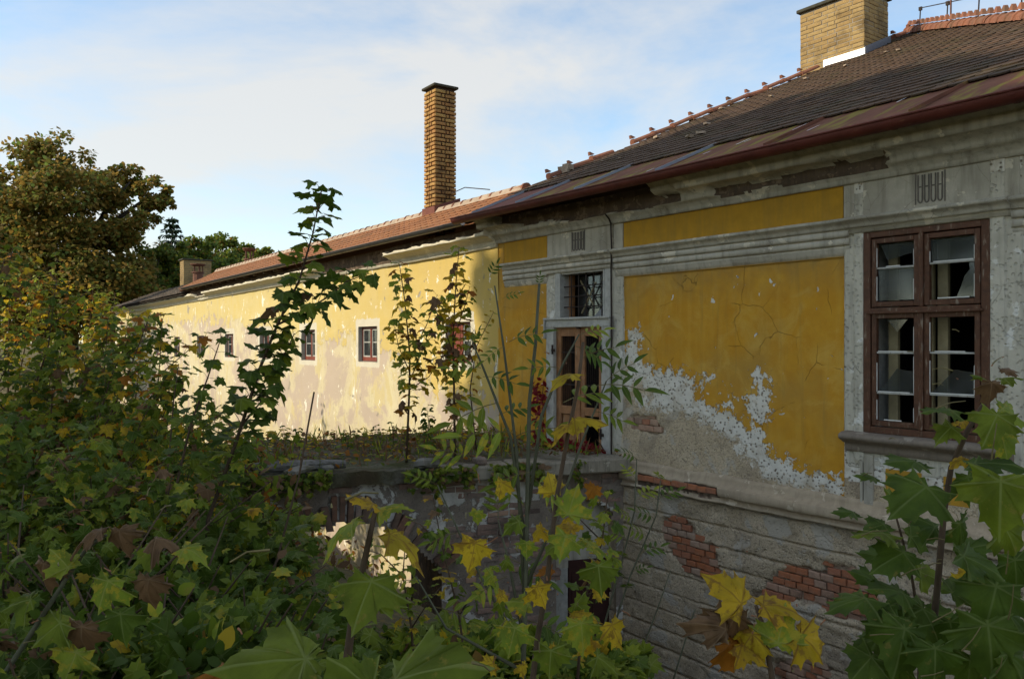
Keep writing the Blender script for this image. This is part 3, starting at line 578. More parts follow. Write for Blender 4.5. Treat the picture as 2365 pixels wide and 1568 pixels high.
# tall casement window
wn_ = MB(); u0, u1, z0, z1 = WIN
wn_.box((u0, -.03, z0), (u0+.075, .06, z1)).box((u1-.075, -.03, z0), (u1, .06, z1)).box((u0+.075, -.03, z1-.06), (u1-.075, .06, z1)).box((u0+.075, -.03, z0), (u1-.075, .06, z0+.065))
win = wn_.build('window', M['frame_red'], house, .006)
um = 6.985
MB().box((u0+.075, -.045, .285), (u1-.075, .055, .335)).box((u0+.05, -.06, .275), (u1-.05, -.03, .300)).build('transom_bar', M['frame_red'], win, .006)
MB().box((um-.022, -.042, z0+.065), (um+.022, .05, .285)).box((um-.022, -.042, .335), (um+.022, .05, z1-.06)).build('mullion', M['frame_red'], win, .006)
def sash(ua, ub_, za, zb_, bars, broken):
    s = MB(); f = .050
    s.box((ua, -.022, za), (ua+f, .03, zb_)).box((ub_-f, -.022, za), (ub_, .03, zb_)).box((ua+f, -.022, zb_-f), (ub_-f, .03, zb_)).box((ua+f, -.022, za), (ub_-f, .03, za+f))
    so_ = s.build('sash', M['frame_red'], win, .005)
    edges = [za+f]+bars+[zb_-f]
    for zz in bars: MB().box((ua+f, -.014, zz-.009), (ub_-f, .02, zz+.009)).build('glazing_bar', M['white_wood'] if random.random() < .7 else M['frame_red'], so_, .003)
    r = random.Random(int(ua*100+za*10))
    for i in range(len(edges)-1):
        a, b = edges[i]+.013, edges[i+1]-.013; x0, x1 = ua+f, ub_-f
        pt = MB()
        for (p, q) in (((x0, a), (x0, b)), ((x0, a), (x1, a)), ((x1, a), (x1, b))):
            if r.random() < .6:
                if p[0] == q[0]: pt.box((p[0]-.006, -.016, p[1]), (p[0]+.006, -.008, q[1]-r.uniform(0, .12)))
                else: pt.box((p[0]+r.uniform(0, .1), -.016, p[1]-.004), (q[0]-r.uniform(0, .15), -.008, p[1]+.006))
        if pt.v: pt.build('putty', M['putty'], so_)
        kind = broken[i]
        if kind == 0: poly = [(x0, a), (x1, a), (x1, b), (x0, b)]
        elif kind == 1: poly = [(x0+.03, b), (x0+.10, a+.22*(b-a)+.02), (x1-.16, a+.4*(b-a)), (x1-.03, a+.55*(b-a)), (x1, a+.2*(b-a)), (x1, b)]
        elif kind == 2: poly = [(x1-.17, a), (x1, a), (x1, b), (x1-.06, b), (x1-.05, b-.06), (x1-.10, a+.6*(b-a)), (x1-.12, a+.4*(b-a))]
        elif kind == 3: poly = [(x0, a), (x1, a), (x1, a+.55*(b-a)), (x1-.18, a+.62*(b-a)), (x0+.08, a+.2*(b-a))]
        elif kind == 4: poly = [(x0+.1, b), (x0+.2, b-.12), (x0+.3, b)]
        else: continue
        MB().plate(poly, .006, .010).build('pane', M['glass'], so_)
sash(u0+.085, um-.024, .345, z1-.07, [.725], [0, 1]); sash(um+.024, u1-.085, .345, z1-.07, [.735], [2, 0])
sash(u0+.085, um-.024, z0+.075, .280, [-.50, -.105], [5, 3, 4]); sash(um+.024, u1-.085, z0+.075, .280, [-.49, -.10], [5, 3, 5])
iw = MB()                                 # inner cream casement
for ua in (u0+.10, um-.13, um+.01, u1-.15): iw.box((ua, .26, z0+.03), (ua+.10, .31, z1-.05))
for zz in (z0+.03, .27, z1-.13): iw.box((u0+.10, .265, zz), (u1-.05, .305, zz+.07))
for zz in (-.50, -.10, .73): iw.box((u0+.19, .27, zz-.012), (um-.1, .29, zz+.012))
iw.build('inner_casement', M['cream_wood'], win, .005)
MB().box((u0-.01, .062, z0), (u0+.012, .5, z1)).box((u1-.012, .062, z0), (u1+.01, .5, z1)).box((u0, .062, z1-.012), (u1, .5, z1+.01)).box((u0, .062, z0-.01), (u1, .5, z0+.02)).build('window_reveal', M['white_wood'], win)
SILL = [(.05, -.895), (-.10, -.905), (-.145, -.918), (-.165, -.935), (-.16, -.965), (-.13, -.985), (-.10, -.995), (-.085, -1.01), (-.045, -1.02), (-.045, -1.095), (-.02, -1.105), (.03, -1.105)]
M['sill'] = stucco('weathered_brown_sill', (.26, .21, .165), (.36, .31, .25), (.12, .095, .075), .62, 2, False)
moulding('window_sill', SILL, 6.21, 7.79, M['sill'], house, .05, .004, 23)
for ua, ub_ in ((6.62, 6.98), (7.18, 7.42)): MB().box((ua, -.006, -1.50), (ub_, .02, -1.24)).build('apron_panel', M['frieze_yellow'], house, .004)
for a, b in (((6.40, -1.12), (6.50, -1.62)), ((6.36, -1.12), (6.39, -1.62)), ((7.5, -1.12), (7.6, -1.62))): MB().box((a[0], -.022, b[1]), (b[0], .01, a[1])).build('apron_strip', M['trim'], house, .004)
# down cable by the door
MB().tube([(2.752, -.17, 1.73), (2.752, -.10, 1.67), (2.752, -.065, 1.61), (2.752, -.05, 1.28), (2.752, -.06, 1.0), (2.755, -.05, .3), (2.75, -.05, -1.55)], .011, 6).build('lightning_cable', M['iron'], house)
# ---- roof
ZE, WE, TAN = 2.02, -.517, .46
rz_ = lambda w: ZE+TAN*(w-WE)
E0 = NF.on_slope(1215, 437, ZE, WE, TAN); H = NF.on_slope(2105, 76, ZE, WE, TAN); RR = NF.on_slope(2365, 48, ZE, WE, TAN)
ul = lambda w: E0[0]+(H[0]-E0[0])*(w-E0[1])/(H[1]-E0[1])
ur = lambda w: H[0]+(RR[0]-H[0])*(w-H[1])/(RR[1]-H[1])
WS = .50                                  # top of the sheet-metal strip
rb = MB(); wt = H[1]                      # boarding under the tiles, hips fall away behind
pts = [(ul(WS)-.05, WS, rz_(WS)-.05), (ur(WS), WS, rz_(WS)-.05), (H[0], wt, rz_(wt)-.05)]
back = [(ul(WS)-3, wt+4, 1.2), (ur(WS)+2, wt+4, 1.2)]
rb.add(pts+back, [(0, 1, 2), (0, 2, 3), (1, 4, 2), (3, 2, 4)])
roof = rb.build('roof', M['tile_old'], house)
def tile_mesh(name, m, wd=.185, ln=.36, th=.016, seed=0):
    r = random.Random(seed); n = 5
    arc = [(wd/2*math.cos(a)*.98, -.02-.05*math.sin(a)) for a in np.linspace(0, math.pi, n)]   # rounded foot, towards the eave (-y)
    ol = [(wd/2*.98, ln)]+[(-wd/2*.98, ln)]+[(x, y+.07) for x, y in reversed(arc)]
    jit = [(x+r.uniform(-.003, .003), y+r.uniform(-.004, .004)) for x, y in ol]; N = len(ol)
    vs = [(x, y, th) for x, y in jit]+[(x, y, 0) for x, y in jit]
    fs = [tuple(range(N)), tuple(reversed(range(N, 2*N)))]+[(i, N+i, N+(i+1) % N, (i+1) % N) for i in range(N)]
    return mesh_np(name, vs, fs, m)
tms = [tile_mesh('roof_tile', M['tile_old'], seed=s) for s in range(4)]
cand = []; row = 0; w = WS-.02; st = .215
while w < H[1]-.2:
    a, b = max(ul(w), -.6)+.05, ur(w)-.05; u = a+(row % 2)*.095
    while u < b:
        cand.append((u, w, row)); u += .19
    w += st; row += 1
pitch = math.atan(TAN)
def tile_matrix(u, w, r, lift=.0):
    return Matrix.Translation((u, w, rz_(w)+.012+lift)) @ Matrix.Rotation(pitch-.055+r.uniform(-.012, .012), 4, 'X') @ Matrix.Rotation(r.uniform(-.02, .02), 4, 'Z')
def vis(u, w):
    p = NF.world(u, w, rz_(w)); x = CX+F*p.x/p.y
    return (0 if x < 2400 else 1, w*.6-u)
cand.sort(key=lambda c_: vis(c_[0], c_[1])); r = random.Random(3)
rest = MB()
for i, (u, w, rw_) in enumerate(cand):
    mt = tile_matrix(u, w, r, r.uniform(0, .006))
    if i < 300:
        o = obj('roof_tile', r.choice(tms), roof); o.matrix_local = mt
    else:
        me = tms[i % 4]; rest.add([mt @ v_.co for v_ in me.vertices], [tuple(p.vertices) for p in me.polygons])
rest.build('roof_tiles', M['tile_old'], roof, kind='stuff')
# sheet-metal eaves strip with standing seams
zs0 = lambda w: rz_(w)+.015
SEAMS = [.05, 1.22, 2.55, 4.05, 5.6, 7.15, 8.7]
edge = [-.55]+SEAMS+[9.8]
for i in range(len(edge)-1):
    ua, ub_ = edge[i]+.006, edge[i+1]-.006
    if i == 0: poly3 = [(-.28, WE-.03, zs0(WE-.03)), (ub_, WE-.03, zs0(WE-.03)), (ub_, WS+.08, zs0(WS+.08)-.02), (-.45, WS+.08, zs0(WS+.08)-.02)]
    else: poly3 = [(ua, WE-.03, zs0(WE-.03)), (ub_, WE-.03, zs0(WE-.03)), (ub_, WS+.08, zs0(WS+.08)-.02), (ua, WS+.08, zs0(WS+.08)-.02)]
    b = MB(); b.add(poly3+[(x, y, z-.004) for x, y, z in poly3], [(0, 1, 2, 3), (7, 6, 5, 4), (0, 4, 5, 1), (1, 5, 6, 2), (2, 6, 7, 3), (3, 7, 4, 0)])
    b.build('eaves_sheet', M['sheet2'] if i < 2 else M['sheet'], roof)
for u in SEAMS:
    MB().add([(u-.008, WE-.03, zs0(WE)), (u+.012, WE-.03, zs0(WE)), (u+.012, WS+.05, zs0(WS+.05)-.02), (u-.008, WS+.05, zs0(WS+.05)-.02),
              (u-.008, WE-.03, zs0(WE)+.035), (u+.008, WE-.03, zs0(WE)+.035), (u+.008, WS+.05, zs0(WS+.05)+.015), (u-.008, WS+.05, zs0(WS+.05)+.015)],
             [(0, 1, 5, 4), (1, 2, 6, 5), (2, 3, 7, 6), (3, 0, 4, 7), (4, 5, 6, 7)]).build('seam', M['zinc_dull_shaded'] if u < 5 else M['sheet'], roof)
r = random.Random(8)
for i in range(16):                       # scratches of bare zinc, paint gone
    u = r.uniform(.3, 9.2); w = r.uniform(WE+.1, WS-.15); ln = r.uniform(.10, .32); sk = r.uniform(.01, .03)
    MB().add([(u, w, zs0(w)+.004), (u+sk, w, zs0(w)+.004), (u+sk*.8, w+ln, zs0(w+ln)+.003-.008), (u+.002, w+ln*.8, zs0(w+ln*.8)+.003-.006)], [(0, 1, 2, 3)]).build('bare_scratch', M['zinc'] if r.random() < .7 else M['cream_wood'], roof)
# gutter: half pipe, brackets
def gutter(name, u0, u1, w, z, rad, m, parent, step=.95, bm=None, sag=lambda u: 0):
    uu = np.linspace(u0, u1, max(4, int((u1-u0)/.3))); n = 11; vs = []; fs = []
    for u in uu:
        for k in range(n): a = math.pi*k/(n-1); vs.append((u, w-rad*math.cos(a), z+sag(u)-rad*math.sin(a)))
        for k in range(n): a = math.pi*(n-1-k)/(n-1); vs.append((u, w-(rad-.006)*math.cos(a), z+sag(u)+.002-(rad-.006)*math.sin(a)))
    for i in range(len(uu)-1):
        for k in range(2*n): fs.append((i*2*n+k, (i+1)*2*n+k, (i+1)*2*n+(k+1) % (2*n), i*2*n+(k+1) % (2*n)))
    me = mesh_np(name, vs, fs, m, smooth=True); g = obj(name, me, parent)
    MB().tube([(u, w-rad-.004, z+sag(u)+.004) for u in uu], .011, 6).build('bead', m, g)
    u = u0+.3
    while u < u1:
        pts = [(w-(rad+.006)*math.cos(a), z+sag(u)-(rad+.006)*math.sin(a)) for a in np.linspace(0, math.pi, 9)]
        b = MB()
        for (a, b_), (c_, d_) in zip(pts[:-1], pts[1:]): b.add([(u-.018, a, b_), (u+.018, a, b_), (u+.018, c_, d_), (u-.018, c_, d_)], [(0, 1, 2, 3)])
        b.box((u-.018, w+rad, z+sag(u)-.005), (u+.018, w+rad+.15, z+sag(u)+.02)); b.build('gutter_bracket', bm or m, g); u += step
    return g
gutter('gutter', -.42, 9.7, WE-.055, ZE-.02, .085, M['gutter_red'], house, 1.02)
# ridge tiles along both hips
def ridge_mesh(name, m, ln, rad, horn=True):
    n = 7; vs = []; fs = []
    st_ = [(0, 1.18), (.05, 1.18), (.06, 1.0), (ln, .92)]
    for x, s in st_:
        for k in range(n): a = math.pi*k/(n-1); vs.append((x, -rad*s*math.cos(a), rad*s*math.sin(a)-.02))
    for i in range(len(st_)-1):
        for k in range(n-1): fs.append((i*n+k, i*n+k+1, (i+1)*n+k+1, (i+1)*n+k))
    fs.append(tuple(range(n)))
    if horn:
        b = len(vs); vs += [(0, -.045, rad*1.1), (0, .045, rad*1.1), (.09, .03, rad), (.09, -.03, rad), (.0, -.022, rad*1.1+.062), (.0, .022, rad*1.1+.062), (.028, .018, rad*1.1+.058), (.028, -.018, rad*1.1+.058)]
        fs += [(b, b+1, b+5, b+4), (b+1, b+2, b+6, b+5), (b+2, b+3, b+7, b+6), (b+3, b, b+4, b+7), (b+4, b+5, b+6, b+7)]
    return mesh_np(name, vs, fs, m)
rmesh = ridge_mesh('ridge_tile', M['tile_ridge'], .47, .075); rmesh_b = ridge_mesh('ridge_tile', M['tile_ridge'], .34, .085)
def hip(a, b, parent, spacing, t0=0, t1=1, scale=1, skip=(), jit=.03, me=rmesh):
    a = Vector(a); b = Vector(b); d = b-a; L_ = d.length; d.normalize(); r = random.Random(5); s = L_*t0; k = 0
    rot = Vector((1, 0, 0)).rotation_difference(d).to_matrix().to_4x4()
    x = d; y = Vector((0, 0, 1)).cross(x).normalized(); z = x.cross(y); rot = Matrix((x, y, z)).transposed().to_4x4()
    while s < L_*t1:
        if k not in skip:
            p = a+d*s; o = obj('ridge_tile', me, parent)
            o.matrix_local = Matrix.Translation(p+Vector((0, 0, .05))) @ rot @ Matrix.Rotation(r.uniform(-jit, jit), 4, 'Z') @ Matrix.Rotation(r.uniform(-jit, jit), 4, 'Y') @ Matrix.Scale(scale, 4)
        s += spacing; k += 1
hipb = (ul(1.2), 1.2, rz_(1.2))
hip(hipb, (ul(H[1]), H[1], rz_(H[1])), roof, .45, 0, .70, skip=(3,), jit=.05)
hip((ul(8.6), 8.6, rz_(8.6)), H, roof, .45)
hip((H[0]-.05, H[1], H[2]), (ur(2), 2, rz_(2)), roof, .31, 0, .95, 1.3, jit=.04, me=rmesh_b)
# broken lump of mortar and tile standing on the hip
q = NF.on_slope(1303, 402, ZE, WE, TAN); b = MB(); r = random.Random(2)
for k in range(4):
    cx_, cz_ = q[0]+(-.08+.09*k), q[2]+.05+r.uniform(-.02, .04); sz = (.10, .12, .16, .06)[k]
    vs = [(cx_+sx*sz*.5*r.uniform(.5, 1.1), q[1]+sy*sz*.5*r.uniform(.6, 1.1), cz_+sz_*sz*.5*r.uniform(.6, 1.2)) for sx in (-1, 1) for sy in (-1, 1) for sz_ in (-1, 1)]
    b.add(vs, [(0, 1, 3, 2), (4, 6, 7, 5), (0, 4, 5, 1), (2, 3, 7, 6), (0, 2, 6, 4), (1, 5, 7, 3)])
b.build('broken_mortar', M['mortar_ridge'], roof)
for k in range(14):                       # bits of mortar and moss lying on the tiles
    w = random.uniform(1, 6); u = ul(w)+random.uniform(.1, 3.2); s = random.uniform(.015, .05)
    vs = [(u+sx*s*random.uniform(.6, 1.2), w+sy*s*random.uniform(.6, 1.4), rz_(w)+.05+sz_*s*.5*random.uniform(.5, 1)) for sx in (-1, 1) for sy in (-1, 1) for sz_ in (-1, 1)]
    MB().add(vs, [(0, 1, 3, 2), (4, 6, 7, 5), (0, 4, 5, 1), (2, 3, 7, 6), (0, 2, 6, 4), (1, 5, 7, 3)]).build('mortar_crumb', M['mortar_ridge'], roof)
# ---- brick chimneys
def chimney(parent, u0, u1, w0, w1, zb_, zt, bmat_, mort, course, patt, cap_o, cap_h, name='chimney', hl=.075, recess=.012, seed=1, limit=300, gap=.012):
    core = MB().box((u0+recess, w0+recess, zb_), (u1-recess, w1-recess, zt)).build(name, mort, parent)
    r = random.Random(seed); cache = {}
    def bmesh_(l, wid):
        key = (round(l, 3), round(wid, 3))
        if key not in cache: cache[key] = [brick_mesh('brick', bmat_, l, hl, wid, 100+s, .004) for s in range(3)]
        return r.choice(cache[key])
    z = zb_+course/2; row = 0; cnt = 0; rest = MB()
    while z < zt-course*.4:
        for face in range(4):
            L_ = (u1-u0) if face % 2 == 0 else (w1-w0)
            seq = patt[face % 2][row % 2]; tot = sum(seq); x = 0
            for li, l in enumerate(seq):
                ln = l/tot*L_; me = bmesh_(ln-gap, .05)
                d = x+ln/2
                if face == 0: loc, rz = (u0+d, w0, z), 0
                elif face == 1: loc, rz = (u1, w0+d, z), math.pi/2
                elif face == 2: loc, rz = (u1-d, w1, z), math.pi
                else: loc, rz = (u0, w1-d, z), -math.pi/2
                j = r.uniform(-.004, .006)
                off = {0: (0, j, 0), 1: (-j, 0, 0), 2: (0, -j, 0), 3: (j, 0, 0)}[face]
                mt = Matrix.Translation(Vector(loc)+Vector(off)) @ Matrix.Rotation(rz, 4, 'Z') @ Matrix.Rotation(r.uniform(-.015, .015), 4, 'Y')
                if face < 2 and cnt < limit: o = obj('brick', me, core); o.matrix_local = mt; cnt += 1
                else: rest.add([mt @ v_.co for v_ in me.vertices], [tuple(p.vertices) for p in me.polygons])
                x += ln
        z += course; row += 1
    if rest.v: rest.build('bricks', bmat_, core, kind='stuff')
    c = MB(); c.box((u0-cap_o, w0-cap_o, zt), (u1+cap_o, w1+cap_o, zt+cap_h)); co = c.build('cap', M['cap'], core, .012)
    return core, co
# big buff chimney on the near roof
cbR = NF.on_slope(1997, 128, ZE, WE, TAN); w0 = cbR[1]-.02; u1c = cbR[0]; u0c = NF.P(1847, 100, w0)[0]; ztop = NF.P(1847, 33, w0)[1]
patA = ([[2, 2, 1, 2, 2], [1, 2, 2, 2, 1.5]], [[2, 2, 1], [1, 2, 2]])
ch1, cap1 = chimney(house, u0c, u1c, w0, w0+.86, rz_(w0)-.9, ztop, M['brick_buff'], M['mortar_light'], .0845, patA, .055, .07, seed=3)
MB().box((u0c+.55, w0-.02, rz_(w0)-.02), (u1c+.02, w0-.005, rz_(w0)+.14)).build('flashing', M['zinc'], ch1)  # front flashing near white, the sun's glare put into the colour
MB().add([(u1c+.02, w0-.02, rz_(w0)-.05), (u1c+.02, w0+.9, rz_(w0+.9)-.05), (u1c+.02, w0+.9, rz_(w0+.9)+.16), (u1c+.02, w0-.02, rz_(w0)+.16), (u1c+.03, w0-.02, rz_(w0)-.05), (u1c+.03, w0+.9, rz_(w0+.9)-.05), (u1c+.03, w0+.9, rz_(w0+.9)+.16), (u1c+.03, w0-.02, rz_(w0)+.16)],
         [(0, 1, 2, 3), (7, 6, 5, 4), (0, 4, 5, 1), (3, 2, 6, 7), (0, 3, 7, 4)]).build('flashing', M['zinc_dull_shaded'], ch1)  # same flashing darker, shade of this side put into the colour
# lightning conductor on the right hip
pp = [Vector(H)+(Vector(RR)-Vector(H))*s for s in (.10, .40, .68, .98, 1.3)]
wire = []
for p in pp:
    MB().tube([p+Vector((0, 0, .08)), p+Vector((.02, 0, .46))], .012, 6).box((p.x-.01, p.y-.02, p.z+.42), (p.x+.05, p.y+.02, p.z+.49)).build('wire_post', M['iron'], roof); wire.append(p+Vector((.02, 0, .47)))
MB().tube(wire, .010, 5).build('conductor_wire', M['iron'], roof)
p = Vector(H)+(Vector(RR)-Vector(H))*.44; MB().tube([p+Vector((0, 0, .1)), p+Vector((.03, 0, 2.6))], .016, 6).build('lightning_rod', M['rust_pipe'], roof)
# end wall of the near house over the wing
MB().box((9.6, .0, -6.2), (9.9, 14, 2.0)).box((.05, .05, 1.6), (9.6, .3, 2.0)).build('gable_wall', M['string'], house)

# ------------------------------------------------------------------ long wing
wing = empty('long_wing', (J[0], J[1], 0), FF.rz, label='long sunlit pale yellow wing with small square windows and orange roof', cat='house')
ULEFT = -36.0
WINS = [(-1.72, -.85, -.375, .355), (-5.51, -4.58, -.42, .335), (-8.97, -8.04, -.455, .307), (-12.30, -11.40, -.46, .275), (-15.87, -14.93, -.48, .26), (-19.39, -18.46, -.54, .227), (-22.95, -22.05, -.553, .204), (-26.5, -25.6, -.56, .19), (-30.0, -29.1, -.57, .17)]
def dens(lo, hi, brk):
    a = []; x = hi
    while x > lo: a.append(x); x -= .06+.004*abs(x)
    a.append(lo); a = [x for x in a if all(abs(x-b) > .02 for b in brk)]
    for b in brk: a += [b-.002, b+.002]
    return np.array(sorted(a))
us = dens(ULEFT, .02, [x for w_ in WINS for x in w_[:2]]); zs = lines(-6.4, 1.57, .07, sorted({z for w_ in WINS for z in w_[2:]}), .0008)
U, Z = np.meshgrid(us, zs, indexing='xy')
zb = np.interp(U, [-36, -24, -18, -12, -9, -7.5, -6, -3.5, -2, 0], [1.0, .75, .75, .45, .1, .0, .1, -.35, -.9, -1.1])
yel = np.clip((Z-zb)*.75, -.7, .55)
trm = np.full_like(U, -1.0)
for (a, b, c_, d_) in WINS[:5]: trm = np.maximum(trm, np.minimum(np.minimum(U-(a-.15), (b+.13)-U), np.minimum(Z-(c_-.12), d_+.17-Z)))
W = .03*vfbm(U*.6, Z*.8, 4, 2)+.006*vfbm(U*4, Z*5, 3, 6)
keep = np.ones((len(zs)-1, len(us)-1), bool); uc_ = (us[:-1]+us[1:])/2; zc_ = (zs[:-1]+zs[1:])/2
for (a, b, c_, d_) in WINS: keep &= ~((uc_[None, :] > a) & (uc_[None, :] < b) & (zc_[:, None] > c_) & (zc_[:, None] < d_))
n_ = len(us); ii, jj = np.meshgrid(np.arange(len(zs)-1), np.arange(n_-1), indexing='ij'); k = (ii*n_+jj)[keep]
obj('wall', mesh_np('wing_wall', np.stack([U.ravel(), W.ravel(), Z.ravel()], 1), np.stack([k, k+1, k+n_+1, k+n_], 1), M['far_wall'], attrs={'yel': yel.ravel(), 'trm': np.clip(trm, -.3, .3).ravel()}), wing)
MB().box((ULEFT-.3, .0, -6.4), (ULEFT, 7, 1.9)).build('end_wall', M['trim_far'], wing)
for i, (a, b, c_, d_) in enumerate(WINS):
    D = .12; f = .045
    wf = MB().box((a+.01, D-.03, c_+.01), (a+.01+f, D+.03, d_-.01)).box((b-.01-f, D-.03, c_+.01), (b-.01, D+.03, d_-.01)).box((a+.01+f, D-.03, d_-.01-f), (b-.01-f, D+.03, d_-.01)).box((a+.01+f, D-.03, c_+.01), (b-.01-f, D+.03, c_+.10)).build('window', M['frame_red2'], wing, .004)
    m_ = (a+b)/2
    MB().box((m_-.035, D-.035, c_+.10), (m_+.035, D+.02, d_-.055)).build('mullion', M['frame_red2'], wf, .003)
    for x0, x1, sd in ((a+.055, m_-.035, 0), (m_+.035, b-.055, 1)):
        if i == 0 and sd == 0: MB().box((x0, D-.01, c_+.10), (x1, D+.01, d_-.055)).box((x0+.05, D-.018, c_+.15), (x1-.05, D-.01, d_-.1)).build('shutter_panel', M['frame_red2'], wf, .003); continue
        s = MB().box((x0, D-.02, c_+.10), (x0+.028, D+.02, d_-.055)).box((x1-.028, D-.02, c_+.10), (x1, D+.02, d_-.055)).box((x0+.028, D-.02, d_-.085), (x1-.028, D+.02, d_-.055)).box((x0+.028, D-.02, c_+.10), (x1-.028, D+.02, c_+.13)).build('sash', M['white_wood'], wf)
        zm = (c_+d_)/2+.04; MB().box((x0+.028, D-.012, zm-.012), (x1-.028, D+.01, zm+.012)).build('glazing_bar', M['white_wood'], wf)
        MB().box((x0+.028, D, c_+.13), (x1-.028, D+.004, d_-.085)).build('pane', M['glass'], wf)
    b_ = MB()
    b_.add([(a, -.0, c_), (a, D+.3, c_), (a, D+.3, d_), (a, 0, d_)], [(0, 1, 2, 3)]).add([(b, 0, c_), (b, 0, d_), (b, D+.3, d_), (b, D+.3, c_)], [(0, 1, 2, 3)]).add([(a, 0, d_), (b, 0, d_), (b, D+.3, d_), (a, D+.3, d_)], [(0, 3, 2, 1)]).add([(a, 0, c_), (a, D+.3, c_+.02), (b, D+.3, c_+.02), (b, 0, c_)], [(0, 3, 2, 1)])
    b_.build('reveal', M['reveal'], wf); MB().box((a-.1, D+.3, c_-.2), (b+.1, D+.32, d_+.2)).build('dark_backing', M['dark_in'], wf)  # dark sheet in place of the unlit room
zsh = lambda u: np.interp(u, [-36, -22, -9, 0], [-.13, -.10, -.03, 0])
FCORN = [(-.36, 1.90), (-.36, 1.86), (-.30, 1.855), (-.28, 1.84), (-.28, 1.72), (-.20, 1.705), (-.16, 1.685), (-.13, 1.66), (-.085, 1.652), (-.07, 1.63), (-.05, 1.60), (-.05, 1.545), (.02, 1.54)]
FC1 = moulding('cornice', FCORN, -36, 0, M['trim_far'], wing, .08, .008, 41, zshift=zsh,
    lost=((-36, 0, 1.80, 2.2, -.12), (-7.4, -3.75, 1.62, 2.2, -.07), (-19.2, -17.8, 1.69, 2.2, -.07)))  # full-length top stretch: shade under the gutter put into dark colour
# roof of the wing
FZ, FW = 1.985, -.36; RW, RZ = 1.05, 2.72; ft = (RZ-FZ)/(RW-FW); frz = lambda w: FZ+ft*(w-FW)
UR0 = -20.6; drop = lambda u: float(np.interp(u, [-36, -22, -9, 0], [-.13, -.06, -.02, 0]))
b = MB(); a0, a1 = UR0, -.15
b.add([(a0, FW, frz(FW)-.06+drop(a0)), (a1, FW, frz(FW)-.06), (a1-.3, RW, RZ-.06), (a0, RW, RZ-.06+drop(a0)), (a1-.3, RW+5, .6), (a0, RW+5, .6)], [(0, 1, 2, 3), (3, 2, 4, 5), (0, 3, 5), (1, 4, 2)])
wroof = b.build('roof', M['tile_new'], wing)
tmn = [tile_mesh('roof_tile', M['tile_new'], .225, .33, .02, 60+s) for s in range(3)]
cand = []
for row in range(7):
    w = FW-.03+row*.205; u = a1-.06-(row % 2)*.11-max(0, (w+.3)*.25)
    while u > a0: cand.append((u, w, row)); u -= .23
cand.sort(key=lambda c_: -c_[0]); rest = MB(); r = random.Random(12); fp = math.atan(ft)
for i, (u, w, row) in enumerate(cand):
    mt = Matrix.Translation((u, w, frz(w)+.015+drop(u)+r.uniform(0, .005))) @ Matrix.Rotation(fp-.07+r.uniform(-.01, .01), 4, 'X')
    if i < 300: o = obj('roof_tile', r.choice(tmn), wroof); o.matrix_local = mt
    else: me = tmn[i % 3]; rest.add([mt @ v_.co for v_ in me.vertices], [tuple(p.vertices) for p in me.polygons])
rest.build('roof_tiles', M['tile_new'], wroof, kind='stuff')
rm2 = ridge_mesh('ridge_tile', M['tile_ridge'], .36, .10, False)
u = a1-.5; r = random.Random(6)
while u > a0:
    o = obj('ridge_tile', rm2, wroof); o.matrix_local = Matrix.Translation((u, RW, RZ+.0+drop(u)+r.uniform(-.01, .01))) @ Matrix.Rotation(math.pi+r.uniform(-.04, .04), 4, 'Z')
    u -= .345
rmort = MB(); n = int((a1-.5-a0)/.12); vs = []; fs = []
for i in range(n+1):
    u = a0+(a1-.5-a0)*i/n; s_ = .5+.5*fbm((u*2.2, 0, 3), 3)
    vs += [(u, RW-.13-.03*s_, frz(RW-.13)+drop(u)+.02), (u, RW-.06, RZ+.055+drop(u)+.035*s_), (u, RW+.04, RZ+.09+drop(u)+.03*s_), (u, RW+.15, RZ-.1+drop(u))]
for i in range(n):
    for k in range(3): fs.append((i*4+k, (i+1)*4+k, (i+1)*4+k+1, i*4+k+1))
rmort.add(vs, fs).build('ridge_mortar', M['mortar_ridge'], wroof)
gutter('gutter', UR0+1.0, -.38, FW-.09, FZ-.02, .06, M['gutter_dark'], wing, 1.4, sag=drop)
r = random.Random(9); rl = UR0
for k in range(12):                       # rafter feet under the far eaves
    u = -10-k*.85; MB().box((u-.05, FW-.02, FZ-.12+drop(u)), (u+.05, FW+.4, FZ-.03+drop(u))).build('rafter_foot', M['rough'], wing)
# old grey roof at the far end of the wing
gb = MB(); c0, c1 = -36.6, UR0+.5
gz = lambda u, w: 1.78+.42*(w+.4)+drop(u)*.6
gb.add([(c0, -.4, gz(c0, -.4)-.05), (c1, -.4, gz(c1, -.4)-.05), (c1, 1.6, gz(c1, 1.6)-.05), (c0+2, 1.6, gz(c0, 1.6)-.05), (c1, 6, .6), (c0, 6, .6)], [(0, 1, 2, 3), (3, 2, 4, 5), (0, 3, 5), (1, 4, 2)])
groof = gb.build('roof', M['tile_grey'], wing)
tg = [tile_mesh('roof_tile', M['tile_grey'], .27, .36, .03, 80+s) for s in range(3)]; cand = []
for row in range(9):
    w = -.42+row*.22; u = c1-(row % 2)*.14
    while u > c0+max(0, (w+.4)): cand.append((u, w)); u -= .28
cand.sort(key=lambda c_: -c_[0]); rest = MB()
for i, (u, w) in enumerate(cand):
    mt = Matrix.Translation((u, w, gz(u, w)+.02+r.uniform(0, .025))) @ Matrix.Rotation(math.atan(.42)-.09+r.uniform(-.03, .03), 4, 'X') @ Matrix.Rotation(r.uniform(-.05, .05), 4, 'Z')
    if i < 200: o = obj('roof_tile', r.choice(tg), groof); o.matrix_local = mt
    else: me = tg[i % 3]; rest.add([mt @ v_.co for v_ in me.vertices], [tuple(p.vertices) for p in me.polygons])
rest.build('roof_tiles', M['tile_grey'], groof, kind='stuff')
